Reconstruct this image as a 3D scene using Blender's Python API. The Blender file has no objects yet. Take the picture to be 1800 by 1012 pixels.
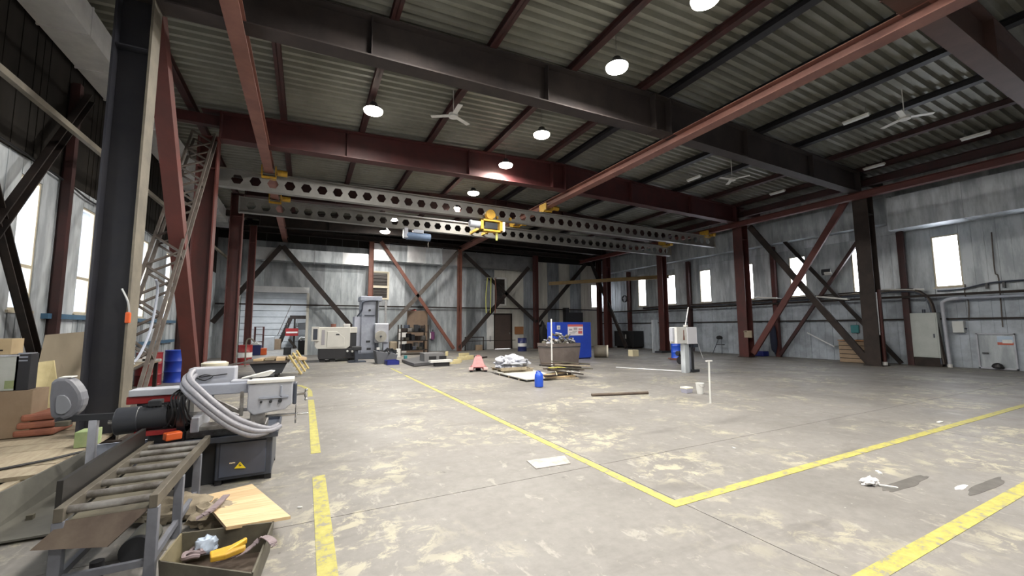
import bpy, bmesh, math, random
from mathutils import Vector as V, Matrix, noise as mnoise
rnd = random.Random(7)
sc = bpy.context.scene
COL = sc.collection
# ------------------------------------------------------------------ camera
CXp, CYp, VPY, VPX = 900., 506., (537., 576.), (2321., 567.)
FPX = math.sqrt(-((VPY[0]-CXp)*(VPX[0]-CXp)+(VPY[1]-CYp)*(VPX[1]-CYp)))
def _ray(v): return V((v[0]-CXp, -(v[1]-CYp), -FPX)).normalized()
_yc = _ray(VPY); _xc = _ray(VPX); _xc = (_xc-_yc*_xc.dot(_yc)).normalized(); _zc = _xc.cross(_yc)
ROT = Matrix((_xc, _yc, _zc))
EYE = V((0, 0, 1.6))
cam = bpy.data.cameras.new('camera'); camo = bpy.data.objects.new('camera', cam); COL.objects.link(camo)
cam.sensor_fit = 'HORIZONTAL'; cam.sensor_width = 36; cam.lens = FPX/1800*36; cam.clip_start = .05; cam.clip_end = 300
camo.matrix_world = Matrix.Translation(EYE) @ ROT.to_4x4()
sc.camera = camo
def _d(px, py): return ROT @ V((px-CXp, -(py-CYp), -FPX))
def PZ(px, py, z=0.): r = _d(px, py); return EYE + r*((z-1.6)/r.z)     # surveyed points of the hall
def PX(px, py, x): r = _d(px, py); return EYE + r*(x/r.x)
def PY(px, py, y): r = _d(px, py); return EYE + r*(y/r.y)
# ------------------------------------------------------------------ world, exposure, lights
w = bpy.data.worlds.new('world'); sc.world = w; w.use_nodes = True
nt = w.node_tree; bg = nt.nodes['Background']
tc = nt.nodes.new('ShaderNodeTexCoord'); sp = nt.nodes.new('ShaderNodeSeparateXYZ'); rp = nt.nodes.new('ShaderNodeValToRGB')
nt.links.new(tc.outputs['Generated'], sp.inputs[0]); nt.links.new(sp.outputs['Z'], rp.inputs[0]); nt.links.new(rp.outputs[0], bg.inputs[0])
rp.color_ramp.elements[0].color = (.78, .80, .84, 1); rp.color_ramp.elements[0].position = .0
rp.color_ramp.elements[1].color = (.95, .97, 1, 1); rp.color_ramp.elements[1].position = .6
bg.inputs[1].default_value = 12.
sc.view_settings.view_transform = 'Standard'; sc.view_settings.look = 'None'; sc.view_settings.gamma = 1
sc.view_settings.use_curve_mapping = False; sc.view_settings.exposure = 0.28
LAMP_W = 330.
sc.cycles.max_bounces = 6; sc.cycles.diffuse_bounces = 4; sc.cycles.glossy_bounces = 3; sc.cycles.sample_clamp_indirect = 6
# ------------------------------------------------------------------ materials
MATS = {}
def mat(name, c1, c2=None, scale=3., rough=.6, metal=0., bump=0., detail=5., stretch=(1, 1, 1), lo=.35, hi=.65, emit=None, spec=.5, coat=0.):
    if name in MATS: return MATS[name]
    m = bpy.data.materials.new(name); m.use_nodes = True; MATS[name] = m
    n = m.node_tree.nodes; l = m.node_tree.links; b = n['Principled BSDF']
    b.inputs['Base Color'].default_value = (*c1, 1); b.inputs['Roughness'].default_value = rough; b.inputs['Metallic'].default_value = metal
    b.inputs['Specular IOR Level'].default_value = spec; b.inputs['Coat Weight'].default_value = coat
    if emit:
        b.inputs['Emission Color'].default_value = (*emit[:3], 1); b.inputs['Emission Strength'].default_value = emit[3]
    if c2 is not None or bump:
        t = n.new('ShaderNodeTexCoord'); mp = n.new('ShaderNodeMapping'); mp.inputs['Scale'].default_value = stretch
        l.new(t.outputs['Object'], mp.inputs[0])
        no = n.new('ShaderNodeTexNoise'); no.inputs['Scale'].default_value = scale; no.inputs['Detail'].default_value = detail
        no.inputs['Roughness'].default_value = .65
        l.new(mp.outputs[0], no.inputs['Vector'])
        if c2 is not None:
            r = n.new('ShaderNodeValToRGB'); r.color_ramp.elements[0].position = lo; r.color_ramp.elements[1].position = hi
            r.color_ramp.elements[0].color = (*c1, 1); r.color_ramp.elements[1].color = (*c2, 1)
            l.new(no.outputs['Fac'], r.inputs[0]); l.new(r.outputs[0], b.inputs['Base Color'])
        if bump:
            bp = n.new('ShaderNodeBump'); bp.inputs['Strength'].default_value = bump; bp.inputs['Distance'].default_value = .02
            l.new(no.outputs['Fac'], bp.inputs['Height']); l.new(bp.outputs[0], b.inputs['Normal'])
    return m
RED = mat('oxide_red_paint', (.085, .020, .017), (.052, .018, .016), 2.2, .55, stretch=(1, 1, .5))
DRED = mat('dark_red_paint', (.050, .013, .012), (.028, .012, .012), 2, .6)
ORG = mat('orange_primer', (.20, .075, .05), (.14, .052, .038), 2.5, .6)
DARK = mat('sooty_dark_steel', (.014, .012, .012), (.030, .021, .018), 2.5, .65, spec=.25)
NAVY = mat('navy_web_paint', (.020, .021, .030), (.030, .030, .036), 2, .5)
BROWN = mat('brown_grimy_steel', (.042, .030, .026), (.022, .018, .016), 2, .65, spec=.25)
BEIGE = mat('dusty_beige_paint', (.17, .15, .115), (.11, .098, .078), 2.5, .7)
GREYST = mat('grey_brace_steel', (.115, .10, .088), (.065, .050, .042), 4, .6)
GALV = [mat('galvanised_sheet_%s' % k, c, d, 1.9, .5, .22, .15, stretch=(1.5, 1.5, .3), lo=.40, hi=.60) for k, c, d in
        (('light', (.58, .62, .65), (.36, .39, .42)), ('mid', (.43, .465, .49), (.27, .30, .32)), ('dull', (.30, .32, .34), (.19, .205, .22)))]
GALVB = mat('bright_galvanised_duct', (.80, .82, .84), (.62, .64, .66), 1.5, .28, .7, .25, stretch=(1, 1, .6))
GALVD = mat('dull_galvanised_duct', (.20, .20, .20), (.13, .13, .13), 1.5, .45, .4, .2)
WPAN = mat('cream_insulated_panel', (.60, .585, .53), (.44, .43, .385), 1.2, .6, stretch=(1, 1, .3))
DPAN = mat('shade_and_dirt_cladding', (.024, .021, .018), (.014, .013, .012), 1, .9, spec=.12, stretch=(1, 1, .3))  # shade of the upper wall, with some dirt, put into the colour
DECK = mat('galvanised_roof_deck', (.26, .26, .225), (.18, .18, .155), .7, .5, .25)
CONC = mat('concrete_patch', (.46, .44, .41), (.30, .28, .25), 8, .7)
PLAST = mat('pale_rendered_wall', (.62, .64, .66), (.50, .52, .54), 1.2, .8)
WHITE = mat('white_paint', (.68, .68, .66), (.58, .58, .56), 3, .45)
GREYM = mat('machine_grey_blue', (.33, .36, .43), (.26, .28, .34), 3, .45)
LGREY = mat('light_machine_grey', (.42, .44, .49), (.34, .35, .40), 3, .42)
DGREY = mat('dark_machine_slate', (.050, .060, .085), (.038, .045, .062), 3, .45)
BLACK = mat('black_rubber', (.012, .012, .014), rough=.5)
SHELL = mat('black_plastic', (.025, .027, .032), rough=.4)
STEEL = mat('bare_worn_steel', (.44, .43, .42), (.17, .155, .14), 6, .38, .7)
CHROME = mat('polished_steel', (.62, .62, .62), rough=.22, metal=.9)
RUST = mat('rusty_plate', (.14, .11, .085), (.085, .062, .05), 4, .6, .3)
OLIVE = mat('grimy_olive_metal', (.125, .115, .085), (.07, .062, .048), 5, .6, .2)
YEL = mat('hoist_yellow', (.62, .36, .03), (.42, .24, .03), 6, .5)
PYEL = mat('pale_yellow_strap', (.55, .58, .14), (.45, .42, .12), 4, .6)
BLUE = mat('cobalt_blue_paint', (.012, .045, .36), (.016, .055, .42), 2, .45)
BLUEP = mat('blue_plastic', (.02, .085, .55), rough=.35)
NBLUE = mat('navy_drum_paint', (.015, .022, .10), rough=.4)
STEELB = mat('steel_blue_paint', (.055, .13, .22), (.04, .10, .17), 4, .5)
WOOD = mat('pine_board', (.60, .45, .27), (.48, .34, .19), 3, .6, stretch=(1, 8, 1))
WOOD2 = mat('pine_board_warm', (.66, .50, .31), (.53, .38, .21), 3, .6, stretch=(1, 8, 1))
TIMB = mat('weathered_timber', (.36, .31, .22), (.26, .21, .15), 4, .8, stretch=(6, 1, 1))
YTIMB = mat('fresh_yellow_timber', (.62, .54, .30), (.50, .42, .22), 4, .7)
CARD = mat('cardboard', (.30, .22, .15), (.25, .18, .12), 3, .85)
PLY = mat('plywood', (.31, .26, .19), (.26, .215, .155), 2, .75, stretch=(1, 1, .2))
REDP = mat('bright_red_paint', (.30, .02, .022), (.22, .02, .02), 4, .4)
PINK = mat('faded_red_paint', (.36, .12, .12), (.27, .085, .085), 5, .5)
SACK = mat('dusty_sackcloth', (.27, .23, .165), (.18, .15, .11), 6, .9, bump=.5)
FOIL = mat('clear_stretch_film', (.62, .64, .70), (.36, .37, .42), 9, .22, .1, .8)
STRAP = mat('lilac_grey_webbing', (.25, .20, .21), (.18, .14, .15), 8, .8)
LIT = mat('lamp_diffuser', (1, 1, 1), emit=(1, .93, .80, 26.))
TUBE = mat('unlit_tube_diffuser', (.80, .82, .85), rough=.4)
TEAL = mat('teal_plastic', (.03, .20, .22), rough=.5)
ORANGE = mat('orange_plastic', (.60, .10, .02), rough=.5)
GREENB = mat('green_printed_card', (.20, .27, .12), (.30, .34, .18), 6, .7)
ALU = mat('aluminium_conduit', (.55, .56, .57), rough=.35, metal=.5)
SCRAPM = [STEEL, CHROME, OLIVE, RUST, LGREY]

def glass_mat():
    m = bpy.data.materials.new('window_glass'); m.use_nodes = True; n = m.node_tree.nodes; l = m.node_tree.links
    n.remove(n['Principled BSDF']); t = n.new('ShaderNodeBsdfTransparent'); g = n.new('ShaderNodeBsdfGlossy'); x = n.new('ShaderNodeMixShader')
    g.inputs['Roughness'].default_value = .05; x.inputs[0].default_value = .06; t.inputs[0].default_value = (.97, .98, 1, 1)
    l.new(t.outputs[0], x.inputs[1]); l.new(g.outputs[0], x.inputs[2]); l.new(x.outputs[0], n['Material Output'].inputs[0]); return m
GLASS = glass_mat()

def floor_mat():
    m = bpy.data.materials.new('stained_concrete'); m.use_nodes = True; n = m.node_tree.nodes; l = m.node_tree.links; b = n['Principled BSDF']
    g = n.new('ShaderNodeNewGeometry')
    def ns(scale, detail=6, rough=.6, st=None, dist=0):
        mp = n.new('ShaderNodeMapping'); mp.inputs['Scale'].default_value = st or (1, 1, 1); mp.inputs['Location'].default_value = (scale*3.1, 1.7, 0)
        l.new(g.outputs['Position'], mp.inputs[0])
        t = n.new('ShaderNodeTexNoise'); t.inputs['Scale'].default_value = scale; t.inputs['Detail'].default_value = detail
        t.inputs['Roughness'].default_value = rough; t.inputs['Distortion'].default_value = dist; l.new(mp.outputs[0], t.inputs['Vector']); return t.outputs['Fac']
    def ramp(src, stops):
        r = n.new('ShaderNodeValToRGB'); e = r.color_ramp.elements
        while len(e) < len(stops): e.new(.5)
        for k, (p, c) in enumerate(stops): e[k].position = p; e[k].color = (*c, 1) if isinstance(c, tuple) else (c, c, c, 1)
        l.new(src, r.inputs[0]); return r.outputs[0]
    def mixc(fac, a, bb, mode='MIX'):
        x = n.new('ShaderNodeMix'); x.data_type = 'RGBA'; x.blend_type = mode
        for i, s in ((0, fac), (6, a), (7, bb)):
            if hasattr(s, 'links'): l.new(s, x.inputs[i])
            elif isinstance(s, tuple): x.inputs[i].default_value = (*s, 1)
            else: x.inputs[i].default_value = s
        return x.outputs[2]
    def mul(a, bb):
        x = n.new('ShaderNodeMath'); x.operation = 'MULTIPLY'
        l.new(a, x.inputs[0])
        if hasattr(bb, 'links'): l.new(bb, x.inputs[1])
        else: x.inputs[1].default_value = bb
        return x.outputs[0]
    base = ramp(ns(.45, 5), [(.3, (.150, .141, .131)), (.5, (.188, .178, .166)), (.7, (.208, .196, .184))])
    fine = ramp(ns(9, 8, .7), [(.3, .84), (.7, 1.1)])
    c = mixc(1., base, fine, 'MULTIPLY')
    # pale yellowish wear patches: broad areas broken by a finer ragged noise
    broad = ramp(ns(.62, 3, .5), [(.50, 0.), (.60, 1.)])
    rag = ramp(ns(4.2, 10, .76, dist=.5), [(.50, 0.), (.57, 1.)])
    c = mixc(mul(mul(broad, rag), .85), c, (.36, .335, .25))
    rag2 = ramp(ns(6., 8, .7, (1, .55, 1), .4), [(.585, 0.), (.65, 1.)])
    c = mixc(mul(rag2, .5), c, (.37, .35, .30))
    dk = ramp(ns(1.1, 6, .65, (.5, 1.5, 1), .3), [(.58, 0.), (.74, 1.)])
    c = mixc(mul(dk, .75), c, (.098, .090, .084))
    sp_ = ramp(ns(5.5, 3, .6), [(.70, 0.), (.74, 1.)])
    c = mixc(mul(sp_, .6), c, (.07, .065, .062))
    wh = ramp(ns(21, 2, .5), [(.745, 0.), (.765, 1.)])
    c = mixc(mul(wh, .7), c, (.5, .49, .45))
    l.new(c, b.inputs['Base Color'])
    rr = ramp(ns(1.3, 6), [(.3, .42), (.7, .66)]); l.new(rr, b.inputs['Roughness'])
    bp = n.new('ShaderNodeBump'); bp.inputs['Strength'].default_value = .12; bp.inputs['Distance'].default_value = .01
    l.new(ns(7, 8, .7), bp.inputs['Height']); l.new(bp.outputs[0], b.inputs['Normal']); return m
FLOORM = floor_mat()
def worn_yellow():
    m = bpy.data.materials.new('worn_yellow_line'); m.use_nodes = True; n = m.node_tree.nodes; l = m.node_tree.links; b = n['Principled BSDF']
    g = n.new('ShaderNodeNewGeometry'); t = n.new('ShaderNodeTexNoise'); t.inputs['Scale'].default_value = 9; t.inputs['Detail'].default_value = 8; t.inputs['Roughness'].default_value = .75
    l.new(g.outputs['Position'], t.inputs['Vector']); r = n.new('ShaderNodeValToRGB'); e = r.color_ramp.elements
    e[0].position = .41; e[0].color = (.21, .20, .16, 1); e[1].position = .47; e[1].color = (.33, .30, .07, 1); x = e.new(.7); x.color = (.42, .39, .12, 1)
    l.new(t.outputs['Fac'], r.inputs[0]); l.new(r.outputs[0], b.inputs['Base Color']); b.inputs['Roughness'].default_value = .6; return m
YLINE = worn_yellow()

# ------------------------------------------------------------------ mesh helpers
X, Y, Z = V((1, 0, 0)), V((0, 1, 0)), V((0, 0, 1))
TM = {}     # thing / part -> its world matrix
class MB:
    def __init__(s): s.v = []; s.f = []; s.mi = []; s.m = 0
    def add(s, vs, fs):
        b = len(s.v); s.v += [V(q) for q in vs]; s.f += [[b+i for i in f] for f in fs]; s.mi += [s.m]*len(fs); return s
    def hexa(s, p):   # 8 corners: bottom ring 0-3, top ring 4-7
        return s.add(p, [(3, 2, 1, 0), (4, 5, 6, 7), (0, 1, 5, 4), (1, 2, 6, 5), (2, 3, 7, 6), (3, 0, 4, 7)])
    def box(s, x0, x1, y0, y1, z0, z1):
        return s.hexa([(x0, y0, z0), (x1, y0, z0), (x1, y1, z0), (x0, y1, z0), (x0, y0, z1), (x1, y0, z1), (x1, y1, z1), (x0, y1, z1)])
    def cbox(s, c, sz, rz=0, rx=0, ry=0):
        M = Matrix.Translation(c) @ Matrix.Rotation(rz, 4, 'Z') @ Matrix.Rotation(ry, 4, 'Y') @ Matrix.Rotation(rx, 4, 'X')
        a, b, c_ = sz[0]/2, sz[1]/2, sz[2]/2
        return s.hexa([M @ V(q) for q in [(-a, -b, -c_), (a, -b, -c_), (a, b, -c_), (-a, b, -c_), (-a, -b, c_), (a, -b, c_), (a, b, c_), (-a, b, c_)]])
    def bar(s, p0, p1, w, h, up=Z):
        p0, p1 = V(p0), V(p1); d = (p1-p0).normalized(); sd = d.cross(up)
        if sd.length < 1e-4: sd = d.cross(X)
        sd.normalize(); u = sd.cross(d).normalized(); a = sd*w/2; b = u*h/2
        return s.hexa([p0-a-b, p0+a-b, p1+a-b, p1-a-b, p0-a+b, p0+a+b, p1+a+b, p1-a+b])
    def cyl(s, p0, p1, r0, r1=None, n=14, cap=True):
        p0, p1 = V(p0), V(p1); r1 = r0 if r1 is None else r1; d = (p1-p0).normalized()
        a = d.cross(Z) if abs(d.z) < .95 else d.cross(X); a.normalize(); b = d.cross(a)
        vs = [p0+(a*math.cos(t)+b*math.sin(t))*r0 for t in [2*math.pi*i/n for i in range(n)]]
        vs += [p1+(a*math.cos(t)+b*math.sin(t))*r1 for t in [2*math.pi*i/n for i in range(n)]]
        fs = [(i, (i+1) % n, n+(i+1) % n, n+i) for i in range(n)]
        if cap: fs += [tuple(range(n-1, -1, -1)), tuple(range(n, 2*n))]
        return s.add(vs, fs)
    def ring(s, p0, p1, ro, ri, n=24):
        p0, p1 = V(p0), V(p1); d = (p1-p0).normalized(); a = d.cross(Z) if abs(d.z) < .95 else d.cross(X); a.normalize(); b = d.cross(a); vs = []
        for p, r in ((p0, ro), (p1, ro), (p1, ri), (p0, ri)): vs += [p+(a*math.cos(t)+b*math.sin(t))*r for t in [2*math.pi*i/n for i in range(n)]]
        return s.add(vs, [(k*n+i, k*n+(i+1) % n, ((k+1) % 4)*n+(i+1) % n, ((k+1) % 4)*n+i) for k in range(4) for i in range(n)])
    def tube(s, pts, r, n=8):
        pts = [V(p) for p in pts]; up = None; rows = []
        for i, p in enumerate(pts):
            d = (pts[min(i+1, len(pts)-1)]-pts[max(i-1, 0)]).normalized()
            if up is None: up = d.cross(Z) if abs(d.z) < .95 else d.cross(X)
            a = (up-d*up.dot(d)).normalized(); up = a; b = d.cross(a); rr = r[i] if isinstance(r, (list, tuple)) else r
            rows.append([p+(a*math.cos(t)+b*math.sin(t))*rr for t in [2*math.pi*k/n for k in range(n)]])
        fs = [(i*n+k, i*n+(k+1) % n, (i+1)*n+(k+1) % n, (i+1)*n+k) for i in range(len(rows)-1) for k in range(n)]
        m = (len(rows)-1)*n; fs += [tuple(range(n-1, -1, -1)), tuple(range(m, m+n))]
        return s.add([q for r_ in rows for q in r_], fs)
    def prism(s, poly, d):     # closed polygon of 3-D points extruded by vector d
        n = len(poly); d = V(d); vs = [V(p) for p in poly]+[V(p)+d for p in poly]
        return s.add(vs, [tuple(range(n-1, -1, -1)), tuple(range(n, 2*n))]+[(i, (i+1) % n, n+(i+1) % n, n+i) for i in range(n)])
    def lathe(s, c, prof, n=20):
        c = V(c); vs = []; m = len(prof)
        for r, z in prof: vs += [c+V((r*math.cos(t), r*math.sin(t), z)) for t in [2*math.pi*i/n for i in range(n)]]
        fs = [(k*n+i, k*n+(i+1) % n, (k+1)*n+(i+1) % n, (k+1)*n+i) for k in range(m-1) for i in range(n)]
        return s.add(vs, fs+[tuple(range(n-1, -1, -1)), tuple(range((m-1)*n, m*n))])
    def blob(s, c, sz, seed=0, amp=.25, n=14, m=9, fr=2.2, flat=True):
        c = V(c); vs = []
        for j in range(m+1):
            ph = math.pi*j/m
            for i in range(n):
                t = 2*math.pi*i/n; q = V((math.sin(ph)*math.cos(t), math.sin(ph)*math.sin(t), -math.cos(ph)))
                k = 1+amp*mnoise.noise(q*fr+V((seed*3.7, seed, 0))); p = V((q.x*sz[0], q.y*sz[1], q.z*sz[2]))*k
                if flat: p.z = max(p.z, -sz[2]*.55)
                vs.append(c+p)
        return s.add(vs, [(j*n+i, j*n+(i+1) % n, (j+1)*n+(i+1) % n, (j+1)*n+i) for j in range(m) for i in range(n)])
    def build(s, name, m, parent=None, bev=0, smooth=False, world=True, props=None, **kw):
        vs = [V(v) for v in s.v]; loc = V((0, 0, 0))
        if parent is not None:
            if world: inv = TM.get(parent.name, Matrix()).inverted(); vs = [inv @ v for v in vs]
        else:
            xs = [v.x for v in vs]; ys = [v.y for v in vs]; zs = [v.z for v in vs]
            loc = V(((min(xs)+max(xs))/2, (min(ys)+max(ys))/2, min(zs))); vs = [v-loc for v in vs]
        me = bpy.data.meshes.new(name); me.from_pydata(vs, [], s.f)
        for mm in (m if isinstance(m, (list, tuple)) else [m]): me.materials.append(mm)
        if isinstance(m, (list, tuple)): me.polygons.foreach_set('material_index', s.mi)
        bm = bmesh.new(); bm.from_mesh(me); bmesh.ops.recalc_face_normals(bm, faces=bm.faces); bm.to_mesh(me); bm.free()
        if smooth: me.shade_smooth(); me.set_sharp_from_angle(angle=math.radians(38))
        o = bpy.data.objects.new(name, me); COL.objects.link(o); o.location = loc
        if parent is not None: o.parent = parent; TM[o.name] = TM.get(parent.name, Matrix())
        else: TM[o.name] = Matrix.Translation(loc)
        if bev:
            b = o.modifiers.new('bevel', 'BEVEL'); b.width = bev; b.segments = 2; b.limit_method = 'ANGLE'; b.angle_limit = math.radians(35)
        for k, val in kw.items(): o[k] = val
        return o
def thing(name, label, cat, loc=(0, 0, 0), rz=0, group=None, kind=None):
    o = bpy.data.objects.new(name, None); COL.objects.link(o); o.location = loc; o.rotation_euler = (0, 0, rz)
    o.empty_display_size = .1; o['label'] = label; o['category'] = cat
    if group: o['group'] = group
    if kind: o['kind'] = kind
    TM[o.name] = Matrix.Translation(loc) @ Matrix.Rotation(rz, 4, 'Z'); return o
def struct(name, label=None):
    o = bpy.data.objects.new(name, None); COL.objects.link(o); o['kind'] = 'structure'; TM[o.name] = Matrix()
    if label: o['label'] = label
    return o
def solo(mb, name, m, label, cat, group=None, **kw):
    o = mb.build(name, m, None, **kw); o['label'] = label; o['category'] = cat
    if group: o['group'] = group
    return o
def copytree(root, loc, rz=None, label=None):
    r = root.copy(); COL.objects.link(r); r.location = loc
    if rz is not None: r.rotation_euler = (0, 0, rz)
    if label: r['label'] = label
    for ch in list(root.children):
        c = ch.copy(); COL.objects.link(c); c.parent = r
        for g in list(ch.children): d = g.copy(); COL.objects.link(d); d.parent = c
    return r
def curve_pts(pts, n=6):      # Catmull-Rom
    pts = [V(p) for p in pts]; out = []
    for i in range(len(pts)-1):
        a = pts[max(i-1, 0)]; b = pts[i]; c = pts[i+1]; d = pts[min(i+2, len(pts)-1)]
        for k in range(n):
            t = k/n; out.append(.5*((2*b)+(c-a)*t+(2*a-5*b+4*c-d)*t*t+(3*b-3*c+d-a)*t**3))
    return out+[pts[-1]]
XL, XR, YB, YF = -4.5, 22., 27., -9.     # inner faces of the hall walls
RIDGE = 8.8
def ztop(x): return 7.56+(x+2.55)/11.35*.56 if x < RIDGE else 8.12-(x-RIDGE)/11.4*.36
def zbot(x): return 6.80+(x+2.55)/11.35*.27 if x < RIDGE else 7.07-(x-RIDGE)/11.4*.14
PD = .19                                  # purlin depth
# ------------------------------------------------------------------ floor
fl = struct('floor', 'worn grey concrete slab floor with pale dust stains')
MB().box(XL-.6, XR+.3, YF-.2, 40.5, -.12, -.03).build('floor_base', mat('joint_dirt', (.06, .055, .05), rough=.9), fl)
xs = [XL-.6, 3.115, 8.6, 14.1, 19.6, XR+.3]; ys = [YF-.2, -1.5, 3.92, 9.3, 14.7, 20.1, 27., 40.5]
for i in range(len(xs)-1):
    for j in range(len(ys)-1):
        MB().box(xs[i]+.004, xs[i+1]-.004, ys[j]+.004, ys[j+1]-.004, -.05, 0).build('slab', FLOORM, fl)
def strip(pts, wd, h=.003):
    m = MB()
    for a, b in zip(pts, pts[1:]):
        m.bar(V((a[0], a[1], h/2)), V((b[0], b[1], h/2)), wd, h)
    return m
strip([(3.04, 2.72), (3.04, 14.0)], .105).build('yellow_line', YLINE, fl)
strip([(3.06, 14.6), (3.06, 16.6)], .10).build('yellow_line', YLINE, fl)
strip([(2.99, 2.77), (21.9, 2.80)], .105, .004).build('yellow_line', YLINE, fl)
strip([(.19, -1.), (.19, 5.05)], .125).build('yellow_line', YLINE, fl)
strip([(.18, 5.95), (.17, 10.3)], .115).build('yellow_line', YLINE, fl)
strip([(-1.9, 1.44), (21.9, 1.50)][1:] and [(.25+2.9, 1.44), (21.9, 1.50)], .112).build('yellow_line', YLINE, fl)
strip([tuple(p[:2]) for p in curve_pts([(.16, 10.8), (.15, 11.8), (.02, 12.6), (-.25, 13.3), (-.7, 13.6)], 4)], .10).build('yellow_line', YLINE, fl)
solo(MB().prism([(2.42, 4.42, .001), (2.38, 4.13, .001), (2.83, 4.10, .001), (2.93, 4.37, .001)], (0, 0, .008)), 'repair_patch', CONC, 'pale rectangular repair patch in the concrete beside the long yellow line', 'patch')
# ------------------------------------------------------------------ ceiling: corrugated deck in two slopes
cm = MB(); per = .26
def deckrow(y, dz): return [V((XL-.2, y, ztop(XL-.2)+PD+dz)), V((RIDGE, y, ztop(RIDGE)+PD+dz)), V((XR+.2, y, ztop(XR+.2)+PD+dz))]
rows = []; y = YF-.2
while y < YB+.5:
    for dy, dz in ((0, 0), (.09, 0), (.13, .10), (.22, .10)): rows.append(deckrow(y+dy, dz))
    y += per
vs = [p for r in rows for p in r]
cm.add(vs, [(3*i+k, 3*i+k+1, 3*i+k+4, 3*i+k+3) for i in range(len(rows)-1) for k in (0, 1)])
o = cm.build('ceiling', DECK); o['kind'] = 'structure'; o['label'] = 'corrugated steel roof deck sloping down from a ridge to both sides'
# ------------------------------------------------------------------ walls with cladding panels and openings
def clad(name, label, axis, pos, a0, a1, z1fn, holes, zrows, step, pick, inward, skip=()):
    """wall along one axis; inner face at pos; holes = (a0,a1,z0,z1)"""
    root = struct(name, label)
    def bx(m, p, q, lo, hi, t0, t1):
        lo_, hi_ = sorted((pos+inward*t0, pos+inward*t1))
        if axis == 'y': m.box(lo_, hi_, p, q, lo, hi)
        else: m.box(p, q, lo_, hi_, lo, hi)
    cuts = sorted({a0, a1}|{h[k] for h in holes for k in (0, 1) if a0 < h[k] < a1})
    a = a0; allc = [a0]
    for c in cuts[1:]:
        n = max(1, round((c-allc[-1])/step)); s0 = allc[-1]
        allc += [s0+(c-s0)*k/n for k in range(1, n+1)]
    for p, q in zip(allc, allc[1:]):
        mid = (p+q)/2; zt = z1fn(mid); zz = sorted({0, zt}|{z for z in zrows if z < zt}|{h[k] for h in holes if h[0] < mid < h[1] for k in (2, 3)})
        for lo, hi in zip(zz, zz[1:]):
            zm = (lo+hi)/2
            if hi-lo < .02 or any(h[0] < mid < h[1] and h[2] < zm < h[3] for h in holes): continue
            m = MB(); bx(m, p, q, lo, hi, -.28, 0)
            m.build('backing', GALV[2], root)
            if hi-lo > .1:
                m = MB(); t = .012+rnd.random()*.016; g = .006; bx(m, p+g, q-g, lo+g, hi-g, 0, t)
                for k in range(1, 3): bx(m, p+(q-p)*k/3-.012, p+(q-p)*k/3+.012, lo+g, hi-g, t, t+.012)
                m.build('panel', pick(mid, zm), root)
    return root
WZ0, WZ1 = 3.05, 5.05
rwin = [6.3+2.667*k for k in range(-5, 7)]  # first five are out of view, added for their daylight
rholes = [(c-.39, c+.39, WZ0, WZ1) for c in rwin]
PAINTW = [mat('pale_blue_grey_paint_%d' % k, c, d, 1.3, .65, 0, .1, lo=.4, hi=.62) for k, (c, d) in enumerate((((.40, .445, .50), (.26, .29, .32)), ((.35, .395, .445), (.23, .255, .285))))]
def galvpick(a, z): return rnd.choice(GALV[:2]) if z > 2.8 else rnd.choice(PAINTW)
clad('wall_right', 'long wall of galvanised sheets with a row of tall windows', 'y', XR, YF, YB, lambda a: ztop(XR)+PD, rholes, [1.8, 2.72, 5.4], 1.15, galvpick, -1)
LZ0, LZ1 = 1.93, 4.29
lwin = [(9.92, 10.55), (12.12, 12.75), (15.75, 16.4), (18.2, 18.85), (21.2, 21.85), (6.9, 7.5), (4.6, 5.2), (1.2, 1.8), (-1.6, -1.0), (-5, -4.4)]  # last five are unseen, added to let more light in
clad('wall_left', 'clad side wall, grey below, dark with dirt and painted shade above the windows', 'y', XL, YF, YB, lambda a: ztop(XL)+PD,
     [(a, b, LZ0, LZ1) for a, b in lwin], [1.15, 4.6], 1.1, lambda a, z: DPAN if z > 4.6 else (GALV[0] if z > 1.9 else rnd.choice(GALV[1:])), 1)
bholes = [(-3.3, 0., 0, 3.64), (12.2, 13.55, 0, 2.5), (3.70, 4.66, 3.45, 5.12), (12.2, 13.1, 3.22, 5.15), (21.0, 21.85, 3.15, 5.05)]
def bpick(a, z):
    if z > 6.6: return DPAN  # shade at the top of the end wall, painted as dark panels
    if a < 12: return rnd.choice(GALV)
    for lo, hi, k in ((12, 14.6, 0), (14.6, 15.7, 1), (15.7, 16.6, 0), (16.6, 17.5, 1), (17.5, 18.6, 0), (18.6, 19.6, 1), (19.6, 23, 0)):
        if lo <= a < hi: return GALV[2] if k else WPAN
    return WPAN
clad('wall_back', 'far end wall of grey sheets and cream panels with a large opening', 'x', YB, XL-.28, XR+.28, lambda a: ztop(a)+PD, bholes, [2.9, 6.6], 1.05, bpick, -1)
m = MB().box(XL-.3, XR+.3, YF-.3, YF, 0, 8.5); o = m.build('wall_front', GALV[2]); o['kind'] = 'structure'
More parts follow.
